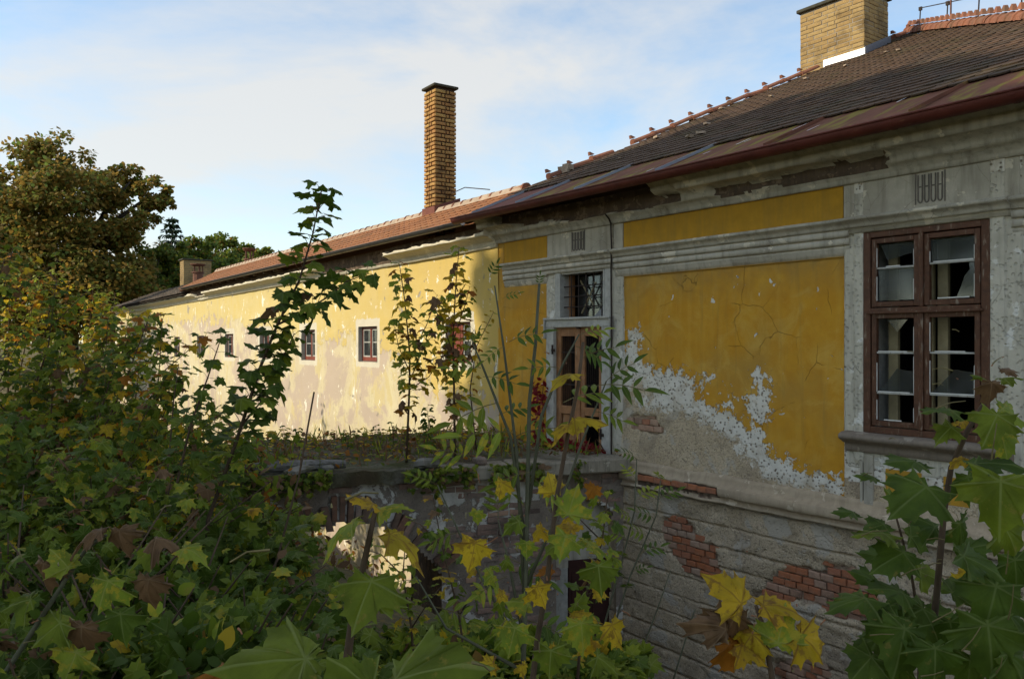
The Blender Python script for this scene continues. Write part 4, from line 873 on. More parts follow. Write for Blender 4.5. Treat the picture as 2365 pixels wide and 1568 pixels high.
# slim tall chimney
wc0 = RW-.12; uR = FF.P(1004, 490, wc0)[0]; zt = FF.P(1004, 198, wc0)[1]
patB = ([[2, .6, 1.2], [1.2, .6, 2]], [[2, .6, 1.2], [1.2, .6, 2]])
ch2, cap2 = chimney(wing, uR-.49, uR, wc0, wc0+.52, frz(wc0)-.5, zt, M['brick_yellow'], M['mortar_dark'], .084, patB, .035, .055, recess=.034, hl=.061, seed=8, limit=300, gap=.024)
MB().box((uR-.52, wc0-.02, frz(wc0)-.1), (uR+.015, wc0-.008, frz(wc0)+.16)).build('flashing', M['sheet2'], ch2)
MB().add([(uR+.02, wc0-.02, frz(wc0)-.1), (uR+.02, wc0+.6, frz(wc0+.5)-.1), (uR+.02, wc0+.6, frz(wc0+.5)+.12), (uR+.02, wc0-.02, frz(wc0)+.16)], [(0, 1, 2, 3)]).build('flashing', M['sheet2'], ch2)
MB().tube([(uR, wc0+.4, RZ+.42), (uR+.5, RW, RZ+.30), (uR+1.0, RW, RZ+.34), (uR+1.9, RW, RZ+.16)], .010, 5).build('stay_wire', M['iron'], wing)
# far chimney stack, vent pipes
def vent(parent, u, w, z0, z1, rad, name='vent_pipe'):
    o = MB().tube([(u, w, z0), (u, w, z1-.38)], rad, 10).build(name, M['rust_pipe'], parent)
    for k in range(5): a = k*2*math.pi/5; MB().box((u+rad*.85*math.cos(a)-.02, w+rad*.85*math.sin(a)-.02, z1-.38), (u+rad*.85*math.cos(a)+.02, w+rad*.85*math.sin(a)+.02, z1-.08)).build('slot_bar', M['rust_pipe'], o)
    MB().tube([(u, w, z1-.40), (u, w, z1-.36)], rad*1.25, 10).build('collar', M['rust_pipe'], o)
    MB().tube([(u, w, z1-.09), (u, w, z1-.02), (u, w, z1)], [rad*1.2, rad*1.55, rad*1.5], 10).build('hood', M['rust_pipe'], o)
    return o
uv_, zv = FF.P(575, 574, RW+.1); vent(wing, uv_, RW+.1, RZ-.3, zv, .15)
wv_ = 1.9; uv_, zv = FF.P(457, 610, wv_); vent(wing, uv_, wv_, 1.6, zv, .22)
wv_ = 2.0; ua_, zt2 = FF.P(415, 603, wv_); ub_, _ = FF.P(424, 603, wv_)
chimney(wing, ua_, ua_+.75, wv_, wv_+1.3, 1.6, zt2, M['brick_buff'], M['mortar_groove_grey'], .09, patA, .06, .07, seed=5, limit=120)
# maroon pantile house behind the end of the wing
YB = 44
hb = empty('outbuilding', (wpt(380, 790, YB).x, YB+3, -1.6), FF.rz, label='low building with maroon pantile hipped roof behind the far end of the wing', cat='house')
zz = lambda y: (HY-y)/F*YB+1.6
x0b, x1b = -4.2, 9.0; top = zz(628); ev = zz(705)
MB().box((x0b+.4, .4, 0), (x1b-.4, 6.6, ev)).build('wall', M['trim_far'], hb)
hr = MB().add([(x0b, 0, ev), (x1b, 0, ev), (x1b, 7, ev), (x0b, 7, ev), (x0b+3.5, 3.5, top), (x1b-3.5, 3.5, top)], [(0, 1, 5, 4), (1, 2, 5), (2, 3, 4, 5), (3, 0, 4)]).build('roof', M['tile_maroon'], hb)
rest = MB(); tgm = tile_mesh('roof_tile', M['tile_maroon'], .30, .42, .05, 99); pt_ = math.atan((top-ev)/3.5)
for row in range(12):
    y = row*.29; u = x0b+y+.15+(row % 2)*.17
    while u < x1b-y:
        mt = Matrix.Translation((u, y, ev+(top-ev)/3.5*y+.02)) @ Matrix.Rotation(pt_-.12, 4, 'X'); rest.add([mt @ v_.co for v_ in tgm.vertices], [tuple(p.vertices) for p in tgm.polygons]); u += .34
for row in range(12):
    y = row*.29; u = y+.15
    while u < 7-y:
        mt = Matrix.Translation((x0b+y, 7-u, ev+(top-ev)/3.5*y+.02)) @ Matrix.Rotation(-math.pi/2, 4, 'Z') @ Matrix.Rotation(pt_-.12, 4, 'X'); rest.add([mt @ v_.co for v_ in tgm.vertices], [tuple(p.vertices) for p in tgm.polygons]); u += .34
rest.build('roof_tiles', M['tile_maroon'], hr, kind='stuff')

# ------------------------------------------------------------------ ruined bridge to the door
pA = NF.world(3.02, -.03, 0); pB = Vector((-3.2, 9.5, 0)); pC = Vector((-4.3, 12.0, 0)); pD = NF.world(-.75, -.03, 0)
be = (pA-pB).normalized(); bwv = Vector((-be.y, be.x, 0)); BL = (pA-pB).length; brz = math.atan2(be.y, be.x)
bridge = empty('ruined_bridge', (pB.x, pB.y, 0), brz, label='ruined brick arch bridge overgrown with moss leading to the double door', cat='bridge')
def bP(x, y, w0=0):
    d = Vector(((x-CX)/F, 1, (HY-y)/F)); t = (w0+pB.dot(bwv))/(d.dot(bwv)); p = d*t; q = p-pB; return (q.dot(be), p.z)
bl = lambda p: ((p-pB).dot(be), (p-pB).dot(bwv))
cA, cB, cC, cD = (BL, 0.), (0., 0.), bl(pC), bl(pD)
na, nb = 90, 34; vs = []; top = []
for j in range(nb+1):
    for i in range(na+1):
        a, b = i/na, j/nb; x = (cB[0]*(1-a)+cA[0]*a)*(1-b)+(cC[0]*(1-a)+cD[0]*a)*b; y = (cB[1]*(1-a)+cA[1]*a)*(1-b)+(cC[1]*(1-a)+cD[1]*a)*b
        n = fbm((x*1.1, y*1.1, 5), 5); z = -1.56+.06*n+.10*max(0, b-.35)*(1 if a > .15 else .3)+.05*fbm((x*6, y*6, 1), 3)
        if a > .78 and b < .25: z = -1.535+.008*n
        if j == 0: y -= .06+.14*fbm((x*2.3, 0, 9), 5)-.06*smooth(.45, .5, np.float64(a))
        vs.append((x, y, z))
nt = len(vs); W1 = na+1
fs = [(j*W1+i, j*W1+i+1, (j+1)*W1+i+1, (j+1)*W1+i) for j in range(nb) for i in range(na)]
b0 = len(vs)
for i in range(na+1): x, y, z = vs[i]; vs.append((x, y+.01+.03*fbm((x*3, 7, 2), 3), z-.17-.05*fbm((x*2.2, 3, 3), 3)))
b1 = len(vs)
for i in range(na+1): x, y, z = vs[b0+i]; vs.append((x, y+2.6, z))
fs += [(i+1, i, b0+i, b0+i+1) for i in range(na)]+[(b0+i+1, b0+i, b1+i, b1+i+1) for i in range(na)]
t = NT('mossy_stone_deck'); v = t.tc(); n = t.noise(v, 2.2, 8, .65); n2 = t.noise(v, 22, 6, .7)
c = t.mix(t.rng(n, .4, .62), (.16, .145, .115), (.06, .075, .02)); c = t.mix(t.rng(t.noise(v, 1.1, 5), .5, .62), c, (.075, .055, .03)); c = t.mix(t.rng(n2, .5, .72, 0, .8), c, (.05, .04, .025))
gx_ = t.n('ShaderNodeSeparateXYZ', {0: v}).outputs[0]; c = t.mix(t.ma('MULTIPLY', t.rng(gx_, BL-1.1, BL-.7), t.rng(n, .35, .6, 1., .35)), c, (.36, .32, .25))
M['deck'] = t.done(t.bsdf(c, .95, t.bump(t.ma('ADD', n, n2), 1, .03)))
deck = obj('deck', mesh_np('deck', vs, fs, M['deck']), bridge)
M['coping'] = stucco('worn_pale_coping_stone', (.34, .30, .235), (.46, .41, .33), (.10, .09, .06), .62, 2.4, False, 1.0, .9)
for q, (a_, b_2) in enumerate(((BL-.74, BL-.01), (BL-1.62, BL-.75), (BL-2.5, BL-1.64))): MB().box((a_, -.17+.02*q, -1.70-.012*q), (b_2, .34, -1.522-.015*q)).build('coping_stone', M['coping'], bridge, .018)
# front wall with two arches
c1, _ = bP(800, 1200); hs1, zc1, zs1 = 1.22, -2.16, -2.95
c2, _ = bP(1362, 1200); hs2, zc2, zs2 = .46, -2.08, -2.42
def arch(x, c, hs, zc, zs_):
    d = np.clip(np.abs(x-c)/hs, 0, 1); Rr = (hs*hs+(zc-zs_)**2)/(2*(zc-zs_)); return zc-Rr+np.sqrt(np.maximum(Rr*Rr-(d*hs)**2, 0))
us = np.arange(-1.5, BL+.001, .045); us[-1] = BL; zs = np.arange(-6.0, -1.655, .045); U, Z = np.meshgrid(us, zs, indexing='xy')
W = .10+.02*vfbm(U*3, Z*3, 4, 70)+.012*vfbm(U*11, Z*11, 3, 71)
inside = ((np.abs(U-c1) < hs1) & (Z < arch(U, c1, hs1, zc1, zs1)+.05*vfbm(U*4, Z*4, 3, 72))) | ((np.abs(U-c2) < hs2) & (Z < arch(U, c2, hs2, zc2, zs2)))
ic = inside[:-1, :-1] & inside[1:, 1:] & inside[:-1, 1:] & inside[1:, :-1]; n_ = len(us)
ii, jj = np.meshgrid(np.arange(len(zs)-1), np.arange(n_-1), indexing='ij'); k = (ii*n_+jj)[~ic]
t = NT('bridge_plaster_remains'); v = t.tc(); n = t.noise(v, 2.4, 8, .65, .3); f_ = t.noise(v, 40, 5, .7)
c = t.mix(t.rng(t.noise(v, 5, 6), .35, .65), (.21, .165, .13), (.30, .25, .20)); c = t.mix(t.rng(f_, .5, .7, 0, .7), c, (.09, .075, .06))
pl = t.rng(n, .535, .55); pc = t.mix(t.rng(t.noise(v, 7, 5), .4, .7), (.66, .63, .57), (.42, .39, .34)); c = t.mix(pl, c, pc)
M['bridge'] = t.done(t.bsdf(c, .95, t.bump(t.ma('ADD', t.ma('MULTIPLY', pl, .8), f_), .8, .02)))
fwall = obj('front_wall', mesh_np('front_wall', np.stack([U.ravel(), W.ravel(), Z.ravel()], 1), np.stack([k, k+1, k+n_+1, k+n_], 1), M['bridge']), bridge)
bk_ = obj('back_wall', mesh_np('back_wall', np.stack([U.ravel(), W.ravel()+2.15, Z.ravel()], 1), np.stack([k, k+n_, k+n_+1, k+1], 1), M['rough']), bridge)
def barrel(c, hs, zc, zs_, d0, d1, name, m):
    xs = np.linspace(c-hs, c+hs, 25); pr = [(c-hs, -6)]+[(x, float(arch(np.array([x]), c, hs, zc, zs_)[0])) for x in xs]+[(c+hs, -6)]
    vs = []; fs = []; nd = 14
    for (x, z) in pr:
        for q in range(nd+1): y = d0+(d1-d0)*q/nd; j = .03*fbm((x*5, y*5, z*5), 4); vs.append((x+j, y, z+j))
    for i in range(len(pr)-1):
        for q in range(nd): a = i*(nd+1)+q; fs.append((a, a+1, a+nd+2, a+nd+1))
    return obj(name, mesh_np(name, vs, fs, m), bridge)
barrel(c1, hs1, zc1, zs1, .10, 2.25, 'vault', M['rough']); barrel(c2, hs2, zc2, zs2, .10, .45, 'doorway_arch', M['string'])
# door under the small arch
MB().box((c2-hs2, .38, -3.05), (c2+hs2, .42, -2.0)).build('infill', M['trim'], bridge)
dd = MB().box((c2-.16, .36, -6), (c2+hs2, .40, -2.95)).build('cellar_door', M['door_dark'], bridge, .004)
for k_ in range(2): MB().box((c2-.12+k_*.30, .345, -4.2), (c2+.12+k_*.30, .362, -3.1)).build('panel', M['door_dark'], dd, .006)
MB().box((c2-hs2, .37, -6), (c2-.17, .43, -3.05)).build('side_panel', M['white_wood'], bridge)
# bricks on the front wall
bgm = [brick_mesh('brick', M['brick_grey'], .27, .068, .12, 200+s, .008) for s in range(4)]; bgs = [brick_mesh('brick', M['brick_grey'], .13, .068, .12, 210+s, .008) for s in range(3)]+[brick_mesh('brick', M['brick_dusty'], .13, .068, .12, 220+s, .008) for s in range(2)]
r = random.Random(31); z = -1.78; row = 0; cnt = 0
while z > -4.6:
    u = .2+(row % 2)*.14
    while u < BL-.1:
        l = .285 if r.random() < .75 else .145; uc2 = u+l/2
        a1_ = abs(uc2-c1) < hs1+.33 and z < float(arch(np.array([uc2]), c1, hs1+.0, zc1, zs1)[0])+.36
        a2_ = abs(uc2-c2) < hs2+.05 and z < float(arch(np.array([uc2]), c2, hs2, zc2, zs2)[0])+.06
        pn = fbm((uc2*.8, z*1.1, 4), 4)
        if not a1_ and not a2_ and pn < .12 and r.random() > .06 and uc2 > c1-.1 and cnt < 290:
            o = obj('brick', r.choice(bgm if l > .2 else bgs), fwall, (uc2+r.uniform(-.006, .006), .085+r.uniform(-.018, .02), z+r.uniform(-.006, .006))); o.rotation_euler = (r.uniform(-.04, .04), r.uniform(-.04, .04), r.uniform(-.06, .06)); cnt += 1
        u += l
    z -= .082; row += 1
bvm = [brick_mesh('brick', M['brick_vault'], .075, .30, .26, 230+s, .012) for s in range(4)]+[brick_mesh('brick', M['brick_grey'], .075, .28, .2, 240, .01)]
Rr = (hs1*hs1+(zc1-zs1)**2)/(2*(zc1-zs1)); zo = zc1-Rr; am = math.asin(hs1/Rr); k_ = 0; a = -am
while a < am:
    rad = Rr+.15+r.uniform(-.05, .02)-(.10 if r.random() < .25 else 0)
    if not (-.25 < a < -.1 and r.random() < .5) and not (a > .12 and r.random() < .55):
        o = obj('brick', r.choice(bvm), fwall, (c1+rad*math.sin(a), .02+r.uniform(-.05, .05), zo+rad*math.cos(a))); o.rotation_euler = (r.uniform(-.1, .1), a+r.uniform(-.08, .08), r.uniform(-.1, .1))
    a += .088/Rr
# loose stones and a rotten beam on the deck edge
def rock(name, c, s, m, seed, **kw):
    r = random.Random(seed); bm_v = []; fs = []
    n, mrow = 8, 5
    for j in range(mrow+1):
        th = math.pi*j/mrow
        for i in range(n):
            ph = 2*math.pi*i/n; d = Vector((math.sin(th)*math.cos(ph), math.sin(th)*math.sin(ph), math.cos(th)))
            d = Vector((max(-.72, min(.72, d.x)), max(-.72, min(.72, d.y)), max(-.7, min(.7, d.z))))
            q = 1+.25*fbm(d*1.5+Vector((seed, 0, 0)), 3); bm_v.append((d.x*s[0]*q, d.y*s[1]*q, d.z*s[2]*q))
    for j in range(mrow):
        for i in range(n): fs.append((j*n+i, (j+1)*n+i, (j+1)*n+(i+1) % n, j*n+(i+1) % n))
    o = obj(name, mesh_np(name, bm_v, fs, m), None, c, **kw); o.rotation_euler = (r.uniform(-.2, .2), r.uniform(-.2, .2), r.uniform(0, 6)); return o
bm_ = MB(); pts = [bP(565, 1083), bP(650, 1072), bP(740, 1070), bP(800, 1066)]
bpw = [pB+be*u+bwv*.12+Vector((0, 0, -1.48)) for u, _ in pts]
bm_.tube(bpw, [.055, .075, .07, .05], 9); bm_.build('fallen_beam', M['timber'], None, label='weathered grey beam lying along the broken edge of the bridge deck', cat='beam')
for i, (x, w_, s, m_) in enumerate([(545, .15, (.28, .2, .06), 'stone'), (690, -.05, (.22, .16, .05), 'stone'), (760, .1, (.12, .1, .05), 'stone'), (985, .02, (.2, .14, .09), 'stone'), (1110, .05, (.12, .10, .07), 'brick_grey')]):
    u, _ = bP(x, 1080); p = pB+be*u+bwv*w_; rock('loose_stone', (p.x, p.y, -1.50), s, M[m_], 40+i, label=['flat mossy slab at the far left end of the bridge deck', 'thin grey stone under the fallen beam on the bridge', 'small stone beside the right end of the fallen beam', 'blocky stone half sunk in the mossy deck edge', 'brick sized lump on the deck edge near the door'][i], cat='stone', group='loose stones on the bridge')

# ------------------------------------------------------------------ leaves
HALF = [(.0, -.03), (.17, -.14), (.31, -.12), (.47, -.19), (.44, -.02), (.46, .09), (.60, .13), (.80, .21), (.63, .29), (.68, .47), (.41, .45), (.32, .56), (.37, .75), (.19, .80), (.0, 1.05)]
VEIN = {3, 7, 14}
def maple_mesh(name, m, curl=.3, droop=.0, seed=0, stalk=.55, fold=.12, hi=False, pm='petiole'):
    """blade with five lobes, about 1 wide; stalk from the origin along +y unless stalk = 0"""
    r = random.Random(seed); s = .64
    ol = [(x, y, i in VEIN) for i, (x, y) in enumerate(HALF)]+[(-x, y, i in VEIN) for i, (x, y) in list(enumerate(HALF))[-2:0:-1]]
    asym = r.uniform(-.08, .08)
    ol = [((x+r.uniform(-.035, .035)+asym*y*.5)*s, (y+r.uniform(-.035, .035)+asym*x)*s, v) for x, y, v in ol]
    if hi and seed % 2:                                    # a bite out of one lobe
        q = r.choice([2, 6, 9, 19, 22]) % len(ol); ol[q] = (ol[q][0]*.72, ol[q][1]*.72+.02, False)
    if hi:
        o2 = []
        for i, (x, y, v) in enumerate(ol):
            x2, y2, _ = ol[(i+1) % len(ol)]; o2 += [(x, y, v), ((x+x2)/2*.93, ((y+y2)/2-.05*s)*.93+.05*s, False)]
        ol = o2
    N = len(ol); c0 = (0, .05*s); ph = r.uniform(0, 6)
    rs = [max(1e-6, math.hypot(x, y-c0[1])) for x, y, _ in ol]
    def zf(x, y, v, q):
        d = math.hypot(x, y-c0[1]); an = math.atan2(y-c0[1], x)
        return -curl*d*d*1.1*(1+.5*math.sin(an*2+ph))+(fold*d*.6 if v else -fold*d*.5*q)+.10*d*q*q*math.sin(an*5+ph*2)*(.5+curl)+r.uniform(-.02, .02)*q*(1+curl)
    vs = [(0, c0[1], .0)]; vein = [1.0]
    rings = (.34, .7, 1.0) if hi else (1.0,)
    def vdist(x, y):                                       # distance to the nearest main vein
        best = 9
        for i, (a, b, v) in enumerate(ol):
            if v or (i == 0):
                L_ = math.hypot(a, b-c0[1]); dx, dy = a/L_, (b-c0[1])/L_; tt = x*dx+(y-c0[1])*dy
                if tt > 0: best = min(best, abs(x*dy-(y-c0[1])*dx))
        return best
    for q in rings:
        for (x, y, v) in ol:
            xx, yy = c0[0]+(x-c0[0])*q, c0[1]+(y-c0[1])*q; vs.append((xx, yy, zf(xx, yy, v, q))); vein.append(max(-1., 1-vdist(xx, yy)/.10))
    fs = [(0, 1+i, 1+(i+1) % N) for i in range(N)]
    for k in range(len(rings)-1): fs += [(1+k*N+i, 1+(k+1)*N+i, 1+(k+1)*N+(i+1) % N, 1+k*N+(i+1) % N) for i in range(N)]
    cd, sd = math.cos(droop), math.sin(droop)
    vs = [(x, y*cd+z*sd+stalk, -y*sd+z*cd+stalk*.25) for x, y, z in vs]; mi = [0]*len(fs)
    if stalk:
        b = len(vs); wq = .014
        for y, z in ((0, 0), (stalk*.5, stalk*.22), (stalk+.02, stalk*.25)):
            vs += [(-wq, y, z), (wq, y, z), (0, y, z+wq*1.4)]; vein += [0, 0, 0]
        for j in range(2):
            for i in range(3): fs.append((b+j*3+i, b+j*3+(i+1) % 3, b+j*3+3+(i+1) % 3, b+j*3+3+i)); mi.append(1)
    return mesh_np(name, vs, fs, [m, M[pm]], mi, {'vein': vein}, smooth=True)
_ml = {}
_mc = [0]
def maple(colour, k, stalk=True, hi=False):
    _mc[0] += 1; va = _mc[0] % 4 if hi else _mc[0] % 3; key = (colour, k, stalk, hi, va)
    if key not in _ml:
        cu, dr, fo = [(.28, .25, .07), (.6, .55, .08), (.95, .9, .14), (.4, .0, .12), (1.5, .7, .2)][k]
        if colour == 'b': cu += .8; fo += .15
        _ml[key] = maple_mesh('leaf', LM[colour], cu, dr if stalk else 0, k*7+3+va*31, .55 if stalk else 0, fo, hi, 'petiole_g' if colour in 'gl' else 'petiole')
    return _ml[key]
def oval_mesh(name, m, seed=0, ar=.5, stalk=.12):
    r = random.Random(seed); pr = [(.0, 0), (.20, .18), (.25, .42), (.17, .72), (.0, 1.0)]; pts = [(x*ar*2, y) for x, y in pr]+[(-x*ar*2, y) for x, y in pr[-2:0:-1]]
    vs = [(x, y+stalk, -.25*(y-.3)**2-abs(x)*-.25) for x, y in pts]+[(0, .35+stalk, 0), (0, .7+stalk, -.05), (-.012, 0, 0), (.012, 0, 0)]
    vs = [(x+r.uniform(-.02, .02), y, z+r.uniform(-.03, .03)) for x, y, z in vs]
    fs = [(0, 1, 8), (1, 2, 8), (2, 9, 8), (2, 3, 9), (3, 4, 9), (4, 5, 9), (5, 6, 9), (6, 8, 9), (6, 7, 8), (7, 0, 8), (10, 11, 0)]
    return mesh_np(name, vs, fs, m, None, {'vein': [1, 0, 0, 0, 1, 0, 0, 0, 1, 1, 0, 0]})
def pinnate_mesh(name, m, n=3, seed=0, lw=.25):
    """compound leaf about 1 long: curved rachis, n pairs of leaflets and one at the tip"""
    r = random.Random(seed); vs = []; fs = []; ve = []; mi = []
    zc = lambda y: .10*y-.28*y*y
    ys = [0, .25, .5, .75, 1.0]; b = 0
    for y in ys: vs += [(-.008, y*.72, zc(y)), (.008, y*.72, zc(y)), (0, y*.72, zc(y)+.012)]; ve += [0, 0, 0]
    for j in range(4):
        for i in range(3): fs.append((j*3+i, j*3+(i+1) % 3, j*3+3+(i+1) % 3, j*3+3+i)); mi.append(1)
    def leaflet(o, d, L_):
        b = len(vs); ang = math.atan2(d[0], d[1]); dr = r.uniform(.1, .6)
        for x, y, z in [(0, 0, 0), (.17, .25, .05), (.21, .5, .04), (.12, .8, 0), (0, 1.05, -.05), (-.12, .8, 0), (-.21, .5, .04), (-.17, .25, .05), (0, .5, -.02)]:
            x *= lw/.36; z2 = z-dr*y*y*.6; X = x*math.cos(ang)+y*math.sin(ang); Y = -x*math.sin(ang)+y*math.cos(ang)
            vs.append((o[0]+X*L_, o[1]+Y*L_, o[2]+z2*L_)); ve.append(1 if x == 0 else 0)
        for i in range(8): fs.append((b+i, b+(i+1) % 8, b+8)); mi.append(0)
    for k in range(n):
        y = .32+.62*k/max(1, n-.4)
        for sd in (-1, 1): leaflet((0, y*.72, zc(y)), (sd*math.cos(.45), math.sin(.45)), r.uniform(.30, .40))
    leaflet((0, .72, zc(1)), (0, 1), .40)
    return mesh_np(name, vs, fs, [m, M['petiole_g']], mi, {'vein': ve})
def basis(y, z):
    y = Vector(y).normalized(); z = Vector(z); z = (z-y*z.dot(y))
    z = z.normalized() if z.length > 1e-4 else y.orthogonal().normalized()
    x = y.cross(z); return Matrix((x, y, z)).transposed().to_4x4()
def put_leaf(parent, me, p, ydir, zdir, size, name='leaf'):
    o = obj(name, me, parent); o.matrix_local = Matrix.Translation(p) @ basis(ydir, zdir) @ Matrix.Scale(size, 4); return o
def pickc(r, mixd):
    t_ = r.random()*sum(mixd.values())
    for c_, w_ in mixd.items():
        t_ -= w_
        if t_ <= 0: return c_
    return c_
def along(pts, t):
    L_ = [(pts[i+1]-pts[i]).length for i in range(len(pts)-1)]; d = t*sum(L_)
    for i, l in enumerate(L_):
        if d <= l or i == len(L_)-1: q = min(1, d/l); return pts[i].lerp(pts[i+1], q), (pts[i+1]-pts[i]).normalized()
        d -= l
def stem_plant(name, pts, rad, label, cat, group=None, leaves=40, t0=.25, size=(.08, .13), mixd=None, seed=1, branches=(), bark='bark', spread=1.0, kmix=(0, 1, 1, 2, 3), maker=None, tipup=.25, up=.9):
    """pts world points from the ground up; leaves in opposite pairs along stem and branches"""
    r = random.Random(seed); base = pts[0]; root = empty(name, base, label=label, cat=cat, group=group)
    loc = [p-base for p in pts]; n = len(loc)
    st_ = MB().tube(loc, [rad*(1-.75*i/(n-1)) for i in range(n)], 6).build('stem', M[bark], root, smooth=True)
    axes = [(loc, t0, 1.0)]
    for br in branches:
        bp = [p-base for p in br]; MB().tube(bp, [rad*.5*(1-.7*i/(len(bp)-1)) for i in range(len(bp))], 5).build('branch', M[bark], root, smooth=True); axes.append((bp, .12, .9))
    tot = sum(sum((a[i+1]-a[i]).length for i in range(len(a)-1))*(1-t_) for a, t_, _ in axes)
    for a, tt, ssz in axes:
        ln = sum((a[i+1]-a[i]).length for i in range(len(a)-1))*(1-tt); cnt = max(2, int(leaves*ln/tot/2)); az = r.uniform(0, 6)
        for i in range(cnt):
            t_ = tt+(1-tt)*(i+.7)/cnt; p, d = along(a, min(1, t_)); az += math.pi/2+r.uniform(-.3, .3)
            o1 = d.orthogonal().normalized(); o2 = d.cross(o1)
            for sd in (0, math.pi):
                out = o1*math.cos(az+sd)+o2*math.sin(az+sd); out = (out*spread+d*tipup+Vector((0, 0, r.uniform(-.25, .25)))).normalized()
                nz = (Vector((0, 0, up))+out*r.uniform(-.2, .5)+Vector((r.uniform(-.35, .35), r.uniform(-.55, .15), 0)))
                sz = r.uniform(*size)*ssz*(1.0-.3*max(0, t_-.8)*2)
                me = maker(r) if maker else maple(pickc(r, mixd), r.choice(kmix))
                put_leaf(root, me, p, out, nz, sz)
    return root
def gz(x, y): return ground_z(x, y)
def base_at(x, Y, dx=0):
    p = wpt(x, 0, Y); return Vector((p.x+dx, Y, gz(p.x+dx, Y)-.05))

# hero leaf: blade placed at a picture position, depth Y, pointing at image angle ang, k = how much it faces the viewer
def hero(root, node, x, y, Y, size, ang, k, col, kk=0, dz=0., side=0., hi=True):
    base = Vector(root.location); p = wpt(x, y, Y); a = R(ang)
    yd = Vector((math.cos(a), dz, math.sin(a))); zd = Vector((side, -k, 1-k+.05))
    c_ = yd.normalized()*size*.28
    lf = put_leaf(root, maple(col, kk, False, hi), p-c_-base, yd, zd, size)
    if node is not None:
        q0 = node-base; q1 = p-c_-base; mid = (q0+q1)/2+Vector((0, 0, .022*min(1.5, (q1-q0).length*6))); inv = lf.matrix_local.inverted()
        o = MB().tube([inv @ q0, inv @ mid, inv @ q1], [.0035/size*.6, .0022/size*.6, .002/size*.6], 5).build('leaf_stalk', M['petiole_g' if col in 'lgm' else 'petiole'], lf)
    return lf
def stem_only(name, pts, rad, bark, **kw):
    root = empty(name, pts[0], **kw); n = len(pts)
    MB().tube([p-pts[0] for p in pts], [rad*(1-.55*i/(n-1)) for i in range(n)], 8).build('stem', M[bark], root, smooth=True); return root
def ppts(l, Y): return [wpt(x, y, Y if not isinstance(Y, (list, tuple)) else Y[i]) for i, (x, y) in enumerate(l)]
def rooted(l, Y):
    p = ppts(l, Y); g = gz(p[0].x, p[0].y)
    return ([Vector((p[0].x-.05, p[0].y+.05, g-.05))]+p) if p[0].z > g else p

# ------------------------------------------------------------------ plants in front
# 1. slender maple right in front of the lens
s = rooted([(786, 1640), (812, 1440), (835, 1325), (852, 1245), (866, 1180)], 1.35); f1 = stem_only('maple_sapling', s, .0085, 'bark', label='nearest young maple with large bitten green leaves along the lower edge', cat='sapling')
nd = lambda x, y, Y: wpt(x, y, Y)
hero(f1, nd(866, 1180, 1.35), 908, 1166, 1.37, .095, 14, .06, 'l', 1, -.2, 0); hero(f1, nd(866, 1180, 1.35), 838, 1152, 1.36, .075, 152, .05, 'y', 3, -.2, 0)
hero(f1, nd(852, 1245, 1.35), 778, 1222, 1.33, .115, 204, .0, 'l', 1, -.1, .25); hero(f1, nd(852, 1245, 1.35), 938, 1246, 1.33, .115, -18, .03, 'y', 1, -.1, -.25)
hero(f1, nd(838, 1330, 1.35), 838, 1388, 1.28, .14, 250, .20, 'm', 0, -.9); hero(f1, nd(838, 1330, 1.35), 880, 1362, 1.42, .10, 75, .45, 'm', 1, .3)
hero(f1, nd(800, 1500, 1.35), 620, 1520, 1.12, .20, 172, .22, 'm', 0, -.35, .1); hero(f1, nd(800, 1560, 1.3), 985, 1540, 1.08, .21, 28, .25, 'm', 0, -.3, -.1)
hero(f1, nd(800, 1560, 1.3), 830, 1562, 1.05, .12, 120, .3, 'm', 3, -.3); hero(f1, nd(800, 1560, 1.3), 490, 1545, 1.2, .075, 170, .4, 'o', 4, -.2)
